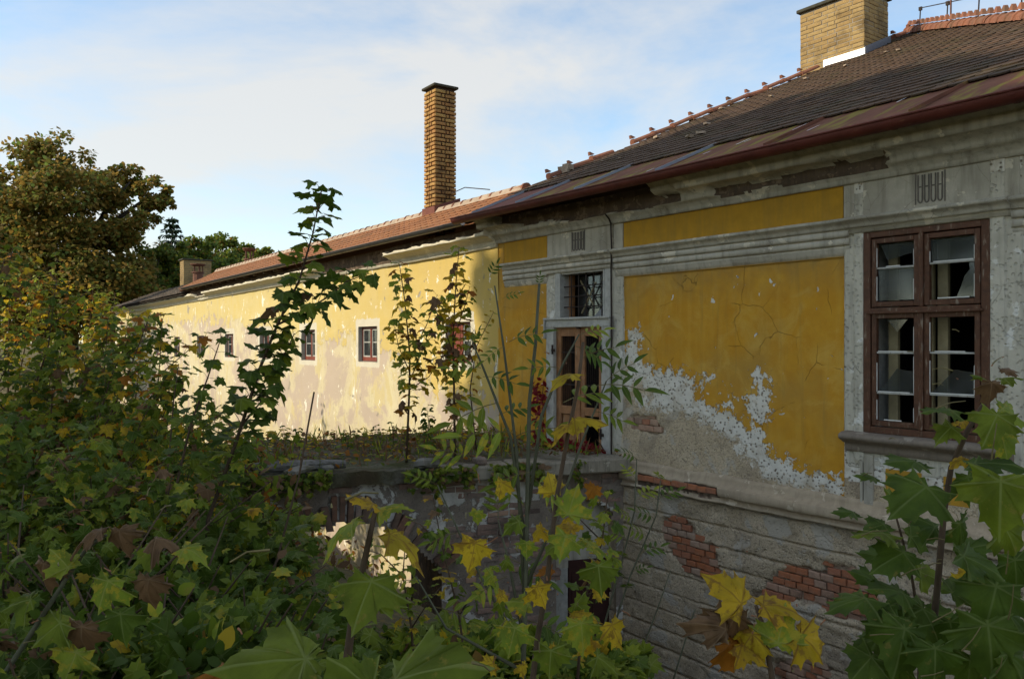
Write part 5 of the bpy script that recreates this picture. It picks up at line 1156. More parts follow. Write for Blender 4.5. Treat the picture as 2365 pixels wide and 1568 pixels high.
# 2. centre maple
s = rooted([(1222, 1640), (1240, 1480), (1262, 1350), (1285, 1150), (1312, 1000), (1335, 890), (1346, 790)], 2.3); f2 = stem_only('maple_sapling', s, .0095, 'bark', label='centre young maple with bright yellow and lime leaves before the door', cat='sapling')
N2 = [nd(1346, 800, 2.3), nd(1335, 890, 2.3), nd(1312, 1000, 2.3), nd(1292, 1110, 2.3), nd(1275, 1240, 2.3), nd(1262, 1350, 2.3), nd(1245, 1450, 2.3)]
for (i, x, y, Y, sz, a, k, c_, kk, dz) in [(1, 1300, 866, 2.25, .125, 185, .12, 'y', 1, -.5), (2, 1300, 985, 2.28, .13, 190, .18, 'y', 1, -.5), (2, 1355, 962, 2.2, .15, 12, .25, 'y', 2, -.4), (3, 1320, 1160, 2.25, .15, 75, .85, 'l', 0, -.1),
        (3, 1272, 1120, 2.35, .10, 100, .8, 'y', 2, 0), (4, 1298, 1262, 2.2, .125, 250, .85, 'l', 0, -.3), (4, 1240, 1232, 2.35, .085, 230, .6, 'y', 1, 0), (4, 1385, 1335, 2.2, .14, 275, .8, 'm', 0, -.3), (4, 1180, 1210, 2.3, .10, 200, .4, 'm', 1, -.1),
        (5, 1092, 1282, 2.1, .135, 262, .95, 'y', 0, -.15), (5, 1200, 1388, 2.3, .11, 160, .35, 'l', 3, -.2), (5, 1250, 1375, 2.2, .11, 300, .5, 'y', 2, -.2), (5, 1385, 1260, 2.3, .14, -12, .25, 'l', 1, .2), (5, 1300, 1215, 2.4, .11, 170, .3, 'y', 1, 0),
        (6, 1182, 1478, 2.15, .14, 255, .9, 'l', 0, -.2), (6, 1425, 1465, 2.1, .12, 300, .6, 'y', 3, -.2), (6, 1345, 1470, 2.15, .15, 275, .85, 'l', 0, -.2), (6, 1345, 1420, 2.3, .12, 20, .35, 'y', 1, -.2), (6, 1270, 1530, 2.1, .13, 265, .9, 'm', 0, -.2), (6, 1400, 1530, 2.2, .12, 330, .5, 'm', 1, -.2), (6, 1215, 1270, 2.45, .09, 265, .8, 'l', 0, 0), (6, 1100, 1195, 2.5, .075, 265, .8, 'l', 3, 0)]:
    hero(f2, N2[i], x, y, Y, sz*.92, a, k*.85, c_, kk, dz, ((x*7) % 11-5)*.06)
r = random.Random(909)
for k_ in range(20):
    x, y = r.uniform(1110, 1440), r.uniform(1130, 1560); i = min(6, max(3, int((y-1000)/80)))
    hero(f2, N2[i], x, y, r.uniform(2.25, 2.6), r.uniform(.06, .11), r.uniform(170, 370), r.uniform(.2, .8), r.choice('llymmyo'), r.choice((0, 1, 1, 2)), r.uniform(-.3, .2), r.uniform(-.4, .4))
for i, (l, Y) in enumerate([([(1085, 1620), (1060, 1420), (1020, 1260), (1000, 1150)], 3.6), ([(1330, 1620), (1345, 1400), (1390, 1250), (1405, 1130)], 3.7), ([(960, 1620), (950, 1450), (930, 1330), (935, 1260)], 3.9)]):
    stem_plant('maple_sapling', rooted(l, Y), .008, ['thin maple shoot with small leaves before the arch pier', 'thin maple shoot with small leaves before the cellar door', 'thin maple shoot with small leaves before the sunlit arch'][i], 'sapling', None, 44, .3, (.05, .10), {'l': 3, 'm': 3, 'y': 2, 'g': 2, 'b': .5}, 930+i, branches=(ppts([(l[1][0], l[1][1]), (l[1][0]+45, l[1][1]-70), (l[1][0]+80, l[1][1]-110)], Y), ppts([(l[2][0], l[2][1]), (l[2][0]-50, l[2][1]-50), (l[2][0]-80, l[2][1]-60)], Y)), spread=1.4)
# 3. right-hand dark green maple
s = rooted([(2156, 1660), (2150, 1500), (2165, 1350), (2180, 1180), (2196, 1080), (2236, 990), (2276, 925), (2296, 880)], 2.45); f4 = stem_only('maple_sapling', s, .0125, 'bark', label='large dark green maple rising before the casement window at right', cat='sapling')
N4 = [nd(2296, 885, 2.45), nd(2276, 925, 2.45), nd(2225, 1010, 2.45), nd(2196, 1080, 2.45), nd(2185, 1150, 2.45), nd(2172, 1280, 2.45), nd(2155, 1420, 2.45), nd(2150, 1520, 2.45)]
for (i, x, y, Y, sz, a, k, c_, kk, dz) in [(0, 2262, 868, 2.4, .085, 150, .25, 'm', 1, -.2), (0, 2335, 870, 2.45, .11, 10, .2, 'm', 1, -.2), (0, 2290, 900, 2.3, .09, 260, .6, 'b', 2, -.3), (0, 2330, 850, 2.5, .07, 45, .5, 'b', 1, 0),
        (1, 2165, 945, 2.4, .17, 178, .10, 'g', 0, -.3), (1, 2290, 985, 2.25, .17, 235, .75, 'm', 0, -.3), (1, 2345, 960, 2.3, .16, -30, .6, 'l', 0, -.2), (2, 2180, 1000, 2.4, .13, 215, .5, 'm', 0, -.2), (2, 2205, 975, 2.5, .10, 190, .2, 'y', 1, 0), (2, 2320, 1030, 2.3, .15, 280, .7, 'l', 0, -.2),
        (3, 2085, 1062, 2.35, .19, 172, .13, 'g', 0, -.3), (3, 2300, 1065, 2.2, .22, 10, .25, 'g', 0, -.4), (3, 2210, 1065, 2.4, .09, 200, .4, 'y', 1, -.1), (4, 2105, 1150, 2.2, .25, 210, .62, 'm', 0, -.3), (4, 2000, 1098, 2.4, .11, 165, .2, 'g', 0, 0), (4, 2310, 1165, 2.1, .26, 262, .85, 'm', 0, -.2),
        (4, 2240, 1130, 2.5, .17, 280, .6, 'g', 0, 0), (5, 2010, 1230, 2.35, .19, 175, .15, 'm', 0, -.3), (5, 2055, 1290, 2.3, .20, 200, .4, 'g', 0, -.2), (5, 2270, 1300, 2.25, .22, -20, .5, 'g', 0, -.3), (5, 2130, 1200, 2.6, .18, 150, .5, 'g', 1, .2), (5, 2220, 1240, 2.5, .2, 280, .8, 'g', 0, .2), (5, 1950, 1180, 2.4, .12, 170, .15, 'g', 0, -.1), (5, 2340, 1250, 2.4, .2, 300, .6, 'm', 0, 0),
        (6, 2050, 1360, 2.3, .21, 165, .35, 'g', 0, -.3), (6, 1960, 1390, 2.25, .22, 190, .15, 'g', 0, -.2), (6, 2000, 1330, 2.4, .16, 150, .5, 'g', 0, -.1), (6, 2290, 1400, 2.2, .24, 250, .85, 'g', 0, -.2), (6, 2230, 1350, 2.5, .2, 30, .5, 'g', 0, 0), (6, 2100, 1420, 2.3, .20, 200, .6, 'g', 1, -.2), (6, 2020, 1280, 2.5, .16, 160, .4, 'm', 0, 0), (6, 2350, 1330, 2.3, .2, 280, .7, 'g', 0, 0), (6, 2230, 1330, 2.7, .12, 90, .6, 'y', 1, 0),
        (7, 2040, 1440, 2.2, .2, 200, .6, 'g', 0, -.3), (7, 2080, 1500, 2.15, .24, 250, .85, 'g', 0, -.3), (7, 2290, 1500, 2.1, .26, 270, .85, 'g', 0, -.3), (7, 2200, 1470, 2.3, .19, 280, .8, 'g', 0, 0), (7, 2350, 1450, 2.3, .2, 300, .7, 'g', 0, 0), (7, 2160, 1540, 2.1, .2, 265, .9, 'g', 0, -.2), (7, 1990, 1540, 2.2, .17, 220, .7, 'g', 0, -.2), (7, 2130, 1455, 2.5, .13, 80, .5, 'y', 1, 0), (7, 2350, 1545, 2.1, .2, 300, .8, 'g', 0, 0), (7, 2000, 1480, 2.35, .14, 190, .4, 'g', 1, 0), (7, 2240, 1560, 2.2, .2, 270, .8, 'm', 0, 0), (7, 2060, 1565, 2.2, .18, 240, .8, 'g', 0, 0)]:
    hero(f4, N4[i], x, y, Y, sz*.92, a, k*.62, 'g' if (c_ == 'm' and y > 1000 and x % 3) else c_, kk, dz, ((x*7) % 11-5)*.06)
# second shoot of the right-hand maple
s = rooted([(2120, 1640), (2125, 1450), (2105, 1330), (2085, 1250), (2060, 1160)], 2.9); f4b = stem_only('maple_sapling', s, .008, 'bark', label='thin maple shoot behind the large dark green maple at right', cat='sapling')
for (x, y, sz, a, k, c_) in [(2060, 1150, .13, 120, .4, 'm'), (2020, 1215, .14, 190, .3, 'g'), (2130, 1235, .15, 10, .5, 'g'), (2040, 1300, .14, 200, .4, 'g'), (2150, 1330, .15, -20, .5, 'm'), (2075, 1390, .15, 190, .5, 'g'), (2180, 1420, .16, 0, .5, 'g'), (2260, 1260, .16, 20, .4, 'g'), (2300, 1440, .17, 300, .6, 'g')]:
    hero(f4b, nd(2090, y+25, 2.9), x, y, 2.85, sz, a, k, c_, 0, -.2)
# 4. yellow and brown maple top at the lower right
s = rooted([(1795, 1640), (1775, 1520), (1760, 1440), (1745, 1398)], 1.9); f5 = stem_only('maple_sapling', s, .009, 'bark', label='low maple tip with crumpled yellow and brown spotted leaves before exposed bricks', cat='sapling')
for (x, y, sz, a, k, c_, kk, dz) in [(1690, 1365, .15, 128, .5, 'y', 1, -.1), (1800, 1392, .145, 12, .25, 'y', 1, -.2), (1690, 1450, .13, 250, .8, 'b', 4, -.2), (1720, 1490, .13, 230, .5, 'y', 4, -.3), (1805, 1450, .14, 75, .8, 'l', 0, 0), (1880, 1490, .14, -35, .6, 'y', 1, -.2), (1700, 1510, .1, 300, .4, 'o', 4, -.3), (1740, 1505, .12, 330, .3, 'y', 1, -.3), (1655, 1440, .10, 150, .6, 'b', 4, -.1)]:
    hero(f5, nd(1748, 1405, 1.9), x, y, 1.88, sz, a, k, c_, kk, dz)
# 5. brown-leaved sycamore low at the left
s = rooted([(-20, 1600), (60, 1480), (150, 1340), (200, 1265), (245, 1235)], 2.3); f6 = stem_only('sycamore_sapling', s, .009, 'bark_g', label='leaning sycamore shoot with curled brown leaves at the lower left', cat='sapling')
for (x, y, sz, a, k, c_, kk, dz) in [(205, 1222, .12, 170, .25, 'b', 1, -.2), (275, 1250, .12, 280, .6, 'b', 4, -.3), (385, 1245, .12, -5, .2, 'b', 1, 0), (450, 1270, .13, -8, .2, 'l', 1, -.2), (330, 1275, .14, 190, .4, 'm', 1, -.2), (90, 1330, .14, 260, .8, 'b', 4, -.3), (235, 1372, .15, 250, .6, 'l', 1, -.3), (335, 1365, .13, 260, .8, 'b', 1, -.3), (180, 1480, .15, 265, .85, 'b', 1, -.3), (110, 1460, .15, 220, .6, 'm', 0, -.3), (40, 1390, .13, 190, .4, 'm', 1, -.2), (160, 1540, .16, 250, .7, 'l', 0, -.3), (280, 1450, .15, 280, .7, 'g', 0, -.2), (140, 1290, .12, 130, .4, 'l', 1, 0)]:
    hero(f6, nd(200, 1270, 2.3), x, y, 2.25, sz, a, k, c_, kk, dz)
# 6. ash-like shrub with compound leaves
pin = {c_: [pinnate_mesh('compound_leaf', LM[c_], 3, s_) for s_ in range(3)] for c_ in 'gml'}
s = rooted([(1205, 1640), (1212, 1400), (1218, 1129), (1222, 930), (1236, 796), (1245, 655)], 3.3); f3 = stem_only('ash_sapling', s, .012, 'bark_g', label='ash sapling with green compound leaves fanning out before the terrace', cat='sapling')
base3 = Vector(f3.location)
for br in ([(1212, 1400), (1192, 1040), (1164, 811), (1142, 660)], [(1212, 1250), (1179, 1010), (1114, 846), (1090, 790)], [(1216, 1200), (1250, 960), (1300, 840), (1337, 772)], [(1216, 1350), (1290, 1180), (1340, 1030), (1400, 880)], [(1208, 1500), (1120, 1350), (1060, 1230), (1010, 1120)], [(1210, 1480), (1175, 1300), (1150, 1200)], [(1208, 1550), (1030, 1450), (960, 1330)]):
    b_ = ppts(br, 3.3); MB().tube([p-base3 for p in b_], [.008-.005*i/(len(b_)-1) for i in range(len(b_))], 6).build('branch', M['bark_g'], f3, smooth=True)
r = random.Random(77)
for (x, y, a, L_, c_) in [(1130, 640, 60, 55, 'g'), (1160, 690, 20, 60, 'm'), (1175, 790, 20, 120, 'g'), (1165, 800, 200, 90, 'm'), (1110, 850, 170, 110, 'm'), (1115, 870, 0, 130, 'g'), (1090, 800, 80, 60, 'g'), (1150, 930, 190, 190, 'm'), (1190, 1000, 165, 200, 'l'), (1185, 1010, 20, 170, 'm'), (1150, 960, 30, 120, 'g'), (1380, 890, 12, 170, 'g'), (1337, 775, 20, 100, 'l'), (1330, 800, -20, 120, 'g'), (1290, 850, 170, 110, 'm'), (1300, 930, 20, 170, 'm'), (1340, 830, 30, 140, 'g'),
        (1222, 1090, 200, 150, 'm'), (1222, 1100, -30, 150, 'l'), (1010, 1120, 150, 100, 'm'), (1060, 1230, 190, 110, 'm'), (1150, 1200, 100, 120, 'm'), (1175, 1290, -15, 160, 'g'), (1170, 1330, 200, 130, 'l'), (960, 1340, 170, 120, 'l'), (1000, 1400, -10, 150, 'm'), (1210, 1420, 210, 160, 'm'), (1212, 1430, -20, 160, 'g'), (1400, 880, 50, 120, 'g'), (1370, 950, -10, 120, 'm'), (1245, 660, 95, 40, 'g'), (1090, 1060, 165, 140, 'l'), (1130, 1090, -30, 120, 'm')]:
    an = R(a+r.uniform(-8, 8)); p = wpt(x, y, 3.3+r.uniform(-.1, .1))-base3
    put_leaf(f3, r.choice(pin[c_]), p, (math.cos(an), r.uniform(-.4, .3), math.sin(an)), (r.uniform(-.3, .3), -.45-r.uniform(0, .4), .8), L_*3.3/F*.82, 'compound_leaf')
# 7. dead twigs against the right wall
for i, (l, Y) in enumerate([([(1545, 1600), (1600, 1420), (1606, 1405)], 4.6), ([(1460, 1560), (1520, 1400), (1548, 1318)], 4.9), ([(1400, 1500), (1455, 1330), (1515, 1190), (1525, 1110)], 5.2), ([(1385, 1480), (1440, 1280), (1465, 1180), (1470, 1060)], 5.2)]):
    pts = rooted(l, Y)
    if i < 2: tw_ = stem_only('bare_twig', pts, .007, 'bark_g', label=['short bare twig standing before the lower bricks', 'leaning bare twig left of the short one before the wall'][i], cat='twig')
    else:
        tw_ = stem_only('ash_sapling', pts, .008, 'bark_g', label=['thin ash shoot with wilting leaves left of the string course', 'thin ash shoot with brown wilted tip before the bridge corner'][i-2], cat='sapling')
        for k in range(7):
            q, d = along([p-pts[0] for p in pts[1:]], .35+.65*k/6); an = r.uniform(0, 6.3)
            put_leaf(tw_, r.choice(pin[r.choice('gml')]), q, (math.cos(an), math.sin(an)*.5, .5), (0, -.5, .8), r.uniform(.13, .2), 'compound_leaf')
# 8. saplings against the sunlit wall
DARK = {'g': 6, 'm': 2, 'l': .6, 'b': .2}
stem_plant('maple_sapling', rooted([(480, 1200), (545, 1020), (600, 850), (640, 750), (690, 650), (722, 540), (742, 440)], 5.4), .017, 'tallest maple silhouetted against the sunlit wall, tip reaching the sky', 'sapling', None, 150, .22, (.13, .19), DARK, 21,
    branches=(ppts([(640, 750), (690, 725), (750, 690), (800, 650), (850, 632)], 5.4), ppts([(590, 880), (650, 830), (680, 770)], 5.4), ppts([(560, 980), (600, 930), (625, 890)], 5.4)), tipup=.5)
stem_plant('maple_sapling', rooted([(400, 1150), (440, 980), (480, 870), (512, 775)], 5.2), .012, 'slim maple left of the tallest one, star of leaves at its tip', 'sapling', None, 26, .35, (.10, .14), DARK, 22)
stem_plant('maple_sapling', rooted([(385, 1120), (400, 930), (412, 840)], 5.8), .010, 'small maple with few leaves under the far square windows', 'sapling', None, 14, .5, (.08, .11), DARK, 23)
YB_ = {'l': 3, 'y': 2.4, 'o': .8, 'b': 1, 'm': 1.2}
def deckp(l, Y): p = ppts(l, Y); p[0].z = -1.55; return p
stem_plant('maple_sapling', deckp([(938, 1035), (945, 900), (946, 820), (935, 700), (922, 610)], 10.6), .018, 'yellowing maple growing from the bridge deck, left of the pair', 'sapling', None, 130, .22, (.14, .22), YB_, 24, branches=(ppts([(946, 830), (985, 750), (1010, 680)], 10.6), ppts([(946, 880), (975, 810), (1000, 770)], 10.5), ppts([(946, 860), (920, 800), (908, 740)], 10.6), ppts([(945, 900), (990, 870), (1015, 830)], 10.6)), spread=1.6)
stem_plant('maple_sapling', deckp([(1050, 1020), (1048, 880), (1046, 780), (1052, 660), (1060, 570)], 10.9), .018, 'yellowing maple growing from the bridge deck, right of the pair', 'sapling', None, 130, .18, (.14, .22), {'l': 2.4, 'y': 3.2, 'o': 1, 'b': 1.2}, 25, branches=(ppts([(1047, 860), (1075, 800), (1095, 760)], 10.9), ppts([(1046, 790), (1075, 700), (1085, 660)], 10.9), ppts([(1047, 820), (1020, 740), (1010, 690)], 10.9), ppts([(1048, 880), (1025, 830), (1015, 800)], 10.9)), spread=1.6)
stem_plant('maple_sapling', deckp([(1100, 1010), (1085, 900), (1100, 800), (1140, 720)], 11.6), .012, 'thin maple with sparse yellow leaves where shade meets sunlight', 'sapling', None, 30, .3, (.08, .13), {'y': 3, 'o': 1, 'l': 1}, 26)
stem_plant('nettle_plant', deckp([(985, 1030), (990, 985), (985, 940)], 10.7), .008, 'dark leafy weed on the deck between the two maples', 'plant', None, 30, .1, (.09, .14), {'g': 3, 'm': 1}, 27)
for i, (x, y0, y1) in enumerate([(870, 1030, 985), (905, 1035, 975), (690, 1050, 990), (655, 1055, 985), (800, 1040, 1000)]):
    stem_plant('deck_weed', deckp([(x, y0), (x+4, (y0+y1)/2), (x-3, y1)], 11.2), .006, ['leafy weed on the deck edge, centre of the sunlit wall', 'taller dark weed beside the left deck maple', 'right of two drooping weeds at the broken deck end', 'left of two drooping weeds at the broken deck end', 'low weed on the deck below the middle small window'][i], 'plant', None, 12, .3, (.06, .10), DARK, 30+i)
# bare slanting twig in front of the deck
MB().tube(rooted([(545, 1530), (640, 1290), (690, 1100), (725, 905)], 5.0), [.010, .008, .007, .006, .003], 6).build('bare_sapling', M['bark'], None, smooth=True, label='bare leaning twig crossing the broken bridge edge', cat='twig')

# ------------------------------------------------------------------ thicket at the left
MIXA = {'g': 5, 'm': 4, 'l': 2.6, 'y': 1.3, 'o': .4, 'b': .5}; MIXB = {'g': 3, 'm': 4, 'l': 3, 'y': 1.8, 'o': .7, 'b': .4}; MIXL = {'l': 4, 'y': 3, 'm': 2, 'o': 1}
ytop = lambda x: float(np.interp(x, [-100, 0, 60, 120, 250, 370, 400, 480, 560, 640], [535, 540, 570, 615, 670, 710, 835, 900, 960, 1180]))
r = random.Random(101)
def thicket(x, yt, Y, n, mixd, seed, sz, lean=None, label=None):
    top = wpt(x, yt, Y); dx = lean if lean is not None else r.uniform(-.75, -.15); b = Vector((top.x+dx, Y+r.uniform(-.3, .3), 0)); b.z = gz(b.x, b.y)-.05
    h_ = top.z-b.z; pts = [b, b.lerp(top, .35)+Vector((r.uniform(-.06, .06), 0, 0)), b.lerp(top, .7)+Vector((r.uniform(-.05, .05), 0, 0)), top]
    brs = []
    for q in range(3):
        t_ = .3+.2*q+r.uniform(0, .1); p, d = along(pts, t_); an = r.uniform(0, 6.28); e_ = Vector((math.cos(an), math.sin(an)*.7, .75))*h_*r.uniform(.16, .26); brs.append([p, p+e_*.5, p+e_])
    return stem_plant('maple_sapling', pts, max(.007, .006*h_), label, 'sapling', 'maple saplings in the thicket at left', n, .12, sz, mixd, seed, branches=brs)
TL = {'far': 'sunlit yellow green maple at the back of the left thicket', 'mid': 'leafy maple in the dense middle of the left thicket', 'edge': 'maple at the right edge of the thicket against the pale wall', 'front': 'low dark maple at the front of the left thicket'}
sd = 300
for x in (20, 90, 160, 215, 265, 300, 345, 240, 130): sd += 1; thicket(x, ytop(x)+r.uniform(0, 60), r.uniform(15.5, 19), 110, MIXL, sd, (.13, .21), None, TL['far'])
for x in (10, 60, 105, 150, 200, 250, 300, 30, 130, 230): sd += 1; thicket(x, ytop(x)+r.uniform(10, 190), r.uniform(6.2, 8.5), 115, MIXB if x < 140 else MIXA, sd, (.09, .165), None, TL['mid'])
for x in (345, 375, 320, 395): sd += 1; thicket(x, ytop(x)+r.uniform(0, 50), r.uniform(6, 7), 110, MIXB, sd, (.09, .155), None, TL['edge'])
for x in (420, 465, 510): sd += 1; thicket(x, ytop(x)+r.uniform(0, 60), r.uniform(6, 7.4), 70, MIXA, sd, (.075, .12), None, TL['edge'])
for x, y in ((40, 960), (120, 1040), (210, 1010), (300, 1080), (380, 1060), (440, 1150), (80, 1150), (180, 1180), (270, 1200), (350, 1210)): sd += 1; thicket(x, y, r.uniform(4.3, 5.4), 110, {'g': 6, 'm': 5, 'l': 2, 'b': .7, 'y': .8}, sd, (.075, .14), None, TL['front'])
# leafy undergrowth: each bush a thing, its leaves one mass
def oval_batch(P, D, Nn, S, ar=.5):
    """many six-sided leaves at once: P positions, D directions, Nn normals, S sizes"""
    D = D/np.linalg.norm(D, axis=1, keepdims=True); Nn = Nn-D*np.sum(Nn*D, 1, keepdims=True); Nn /= np.linalg.norm(Nn, axis=1, keepdims=True)+1e-9; X = np.cross(D, Nn)
    T = np.array([(0, 0, 0), (ar*.42, .22, .07), (ar*.5, .5, .08), (ar*.3, .8, .0), (0, 1, -.08), (-ar*.3, .8, .0), (-ar*.5, .5, .08), (-ar*.42, .22, .07)])
    V = P[:, None, :]+S[:, None, None]*(T[None, :, 0:1]*X[:, None, :]+T[None, :, 1:2]*D[:, None, :]+T[None, :, 2:3]*Nn[:, None, :])
    k = np.arange(len(P))[:, None]*8; Fq = np.concatenate([k+np.array([[0, 1, 7, 7]]), k+np.array([[1, 2, 6, 7]]), k+np.array([[2, 3, 5, 6]]), k+np.array([[3, 4, 5, 5]])]).reshape(4, len(P), 4)
    q1 = Fq[1:3].transpose(1, 0, 2).reshape(-1, 4); tri = np.concatenate([Fq[0][:, :3], Fq[3][:, :3]])
    return V.reshape(-1, 3), q1, tri
def leaf_cloud(name, P, D, Nn, S, mats, wts, ar=.55):
    V, q1, tri = oval_batch(P, D, Nn, S, ar); n = len(P); mi = rng.choice(len(mats), n, p=np.array(wts)/sum(wts))
    # all as triangles so that one array holds them
    t1 = q1[:, [0, 1, 2]]; t2 = q1[:, [0, 2, 3]]; Ft = np.concatenate([t1, t2, tri]); mm = np.concatenate([np.repeat(mi, 2), np.repeat(mi, 2), mi, mi])
    ve = np.tile(np.array([1, 0, 0, 0, 1, 0, 0, 0], float), n)
    return mesh_np(name, V, Ft, mats, mm, {'vein': ve})
LOBE = np.array([(0, .32, .03), (0, 0, 0), (.20, -.08, .0), (.46, -.02, -.04), (.36, .16, .02), (.62, .36, -.06), (.34, .44, .02), (.30, .72, -.02), (.12, .70, .02), (0, 1, -.10), (-.12, .70, .02), (-.30, .72, -.02), (-.34, .44, .02), (-.62, .36, -.06), (-.36, .16, .02), (-.46, -.02, -.04), (-.20, -.08, 0)])
def lobed_cloud(name, P, D, Nn, S, mats, wts):
    D = D/np.linalg.norm(D, axis=1, keepdims=True); Nn = Nn-D*np.sum(Nn*D, 1, keepdims=True); Nn /= np.linalg.norm(Nn, axis=1, keepdims=True)+1e-9; X = np.cross(D, Nn); n = len(P); m_ = len(LOBE)
    cu = rng.uniform(-.2, .9, n)[:, None]; T = LOBE; Zc = T[None, :, 2]-cu*(T[None, :, 0]**2+(T[None, :, 1]-.3)**2)*.6
    V = P[:, None, :]+S[:, None, None]*(T[None, :, 0:1]*X[:, None, :]+T[None, :, 1:2]*D[:, None, :]+Zc[:, :, None]*Nn[:, None, :])
    f = np.array([(0, i, i % (m_-1)+1) for i in range(1, m_)]); Ft = (np.arange(n)[:, None, None]*m_+f[None]).reshape(-1, 3)
    mi = rng.choice(len(mats), n, p=np.array(wts)/sum(wts)); ve = np.tile(np.array([1, 1, 0, 1, 0, 1, 0, 0, 0, 1, 0, 0, 0, 1, 0, 1, 0], float), n)
    return mesh_np(name, V.reshape(-1, 3), Ft, mats, np.repeat(mi, m_-1), {'vein': ve})
def bush(x, yt, Y, rad, n, sz, mixd, seed, label, group, flat=.8, name='leafy_shrub'):
    g = np.random.default_rng(seed); top = wpt(x, yt, Y); z0 = gz(top.x, Y); root = empty(name, (top.x, Y, z0-.03), label=label, cat='shrub', group=group); h = top.z-z0
    d = g.normal(size=(n, 3)); d /= np.linalg.norm(d, axis=1, keepdims=True); rr = rad*(.35+.65*g.random(n)**.5)
    cl = g.normal(size=(9, 3))*.5; P = d*rr[:, None]; P += cl[g.integers(0, 9, n)]*rad*.45; P[:, 2] = np.abs(P[:, 2]/rad)*h*.8*(.5+.5*g.random(n)) if h < rad*1.5 else (P[:, 2]/rad*.45+.5)*h
    P[:, 2] = np.clip(P[:, 2], .02, h)
    D = d*1.0+g.normal(size=(n, 3))*.5+np.array([0, 0, -.25]); Nn = np.array([0, -.25, 1.])+g.normal(size=(n, 3))*.45
    S = sz*(.6+.7*g.random(n)); keys = list(mixd)
    mk = (lambda *a_: leaf_cloud(*a_, .7)) if seed % 4 == 0 else lobed_cloud
    obj('foliage', mk('foliage', P, D, Nn, S*(1 if seed % 4 == 0 else 1.25), [LM[k_] for k_ in keys], [mixd[k_] for k_ in keys]), root, kind='stuff')
    b = MB(); rr_ = random.Random(seed)
    for q in range(9):
        e_ = Vector((rr_.uniform(-.9, .9)*rad, rr_.uniform(-.9, .6)*rad, h*rr_.uniform(.7, 1.12))); MB().tube([(0, 0, 0), e_*.5+Vector((0, 0, .08*h)), e_], [.010, .007, .003], 5).build('stem', M['bark'], root)
    return root
UG = 'undergrowth shrubs on the bank'
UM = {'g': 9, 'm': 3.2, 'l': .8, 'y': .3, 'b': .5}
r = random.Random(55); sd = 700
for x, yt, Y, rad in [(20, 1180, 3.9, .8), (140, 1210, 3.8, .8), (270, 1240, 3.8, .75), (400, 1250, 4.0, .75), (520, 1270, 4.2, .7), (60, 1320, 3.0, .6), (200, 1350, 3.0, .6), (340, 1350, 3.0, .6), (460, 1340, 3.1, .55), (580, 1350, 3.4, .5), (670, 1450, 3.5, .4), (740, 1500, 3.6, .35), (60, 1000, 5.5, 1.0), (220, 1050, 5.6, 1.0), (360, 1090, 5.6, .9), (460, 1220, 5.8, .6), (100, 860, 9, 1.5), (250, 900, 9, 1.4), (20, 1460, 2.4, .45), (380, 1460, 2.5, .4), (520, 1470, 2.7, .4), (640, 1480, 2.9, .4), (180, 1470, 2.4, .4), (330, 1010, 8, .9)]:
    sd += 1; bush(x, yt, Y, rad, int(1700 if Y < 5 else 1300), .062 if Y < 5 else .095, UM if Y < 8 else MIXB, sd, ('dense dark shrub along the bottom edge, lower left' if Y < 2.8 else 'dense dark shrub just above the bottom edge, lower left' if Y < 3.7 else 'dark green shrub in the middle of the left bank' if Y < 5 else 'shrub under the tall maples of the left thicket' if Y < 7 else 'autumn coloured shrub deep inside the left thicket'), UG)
for x, yt, Y, rad in [(880, 1480, 3.9, .4), (960, 1500, 4.0, .4), (1060, 1480, 4.0, .4), (1150, 1500, 4.0, .35), (1290, 1520, 4.1, .35), (820, 1490, 4.4, .4), (690, 1420, 5.2, .4), (590, 1370, 5.6, .45)]:
    sd += 1; bush(x, yt, Y, rad, 700, .075, {'g': 4, 'm': 5, 'l': 2, 'y': .5}, sd, 'low green shrub on the slope below the bridge', 'low shrubs below the bridge')
bush(610, 1150, 7.2, .42, 190, .075, {'l': 6, 'm': 2}, 801, 'shrub with small round lime leaves before the broken vault', None)
# weeds and dry stalks in the moat under the bridge
g = np.random.default_rng(5); n = 5200; px = g.uniform(560, 900, n); Yd = g.uniform(8.2, 20, n); P = np.zeros((n, 3)); P[:, 0] = (px-CX)/F*Yd; P[:, 1] = Yd; P[:, 2] = [ground_z(a, b) for a, b in P[:, :2]]
P[:, 2] += g.random(n)**1.6*.95; D = g.normal(size=(n, 3))+np.array([0, 0, .5])
mw = leaf_cloud('moat_weeds', P, D, np.array([0, -.3, 1.])+g.normal(size=(n, 3))*.6, .12*(.5+g.random(n)), [LM['l'], LM['b'], LM['o'], LM['m']], [3, 4, 2, 2], .4)
obj('moat_weeds', mw, None, kind='stuff', label='dry brown and green weeds on the moat floor beyond the arch', cat='weeds')
# fallen leaves and moss on the deck, red creeper by the door
n = 1500; a_ = g.random(n); b_ = g.random(n)**.8; A2 = np.array([cA, cB, cC, cD])
XY = (A2[1][None]*(1-a_)[:, None]+A2[0][None]*a_[:, None])*(1-b_)[:, None]+(A2[2][None]*(1-a_)[:, None]+A2[3][None]*a_[:, None])*b_[:, None]
P = np.concatenate([XY, np.full((n, 1), -1.50)], 1); P[:, 2] += .10*np.clip(b_-.35, 0, 1)+g.random(n)*.06
obj('leaf_litter', leaf_cloud('leaf_litter', P, g.normal(size=(n, 3))*np.array([1, 1, .25]), np.array([0, 0, 1.])+g.normal(size=(n, 3))*.35, .05+.05*g.random(n), [LM['b'], LM['o'], LM['y'], LM['m']], [5, 1.2, 1.6, 3], .8), bridge, kind='stuff')
n = 1300; a_ = g.random(n); b_ = g.random(n); XY = (A2[1][None]*(1-a_)[:, None]+A2[0][None]*a_[:, None])*(1-b_)[:, None]+(A2[2][None]*(1-a_)[:, None]+A2[3][None]*a_[:, None])*b_[:, None]
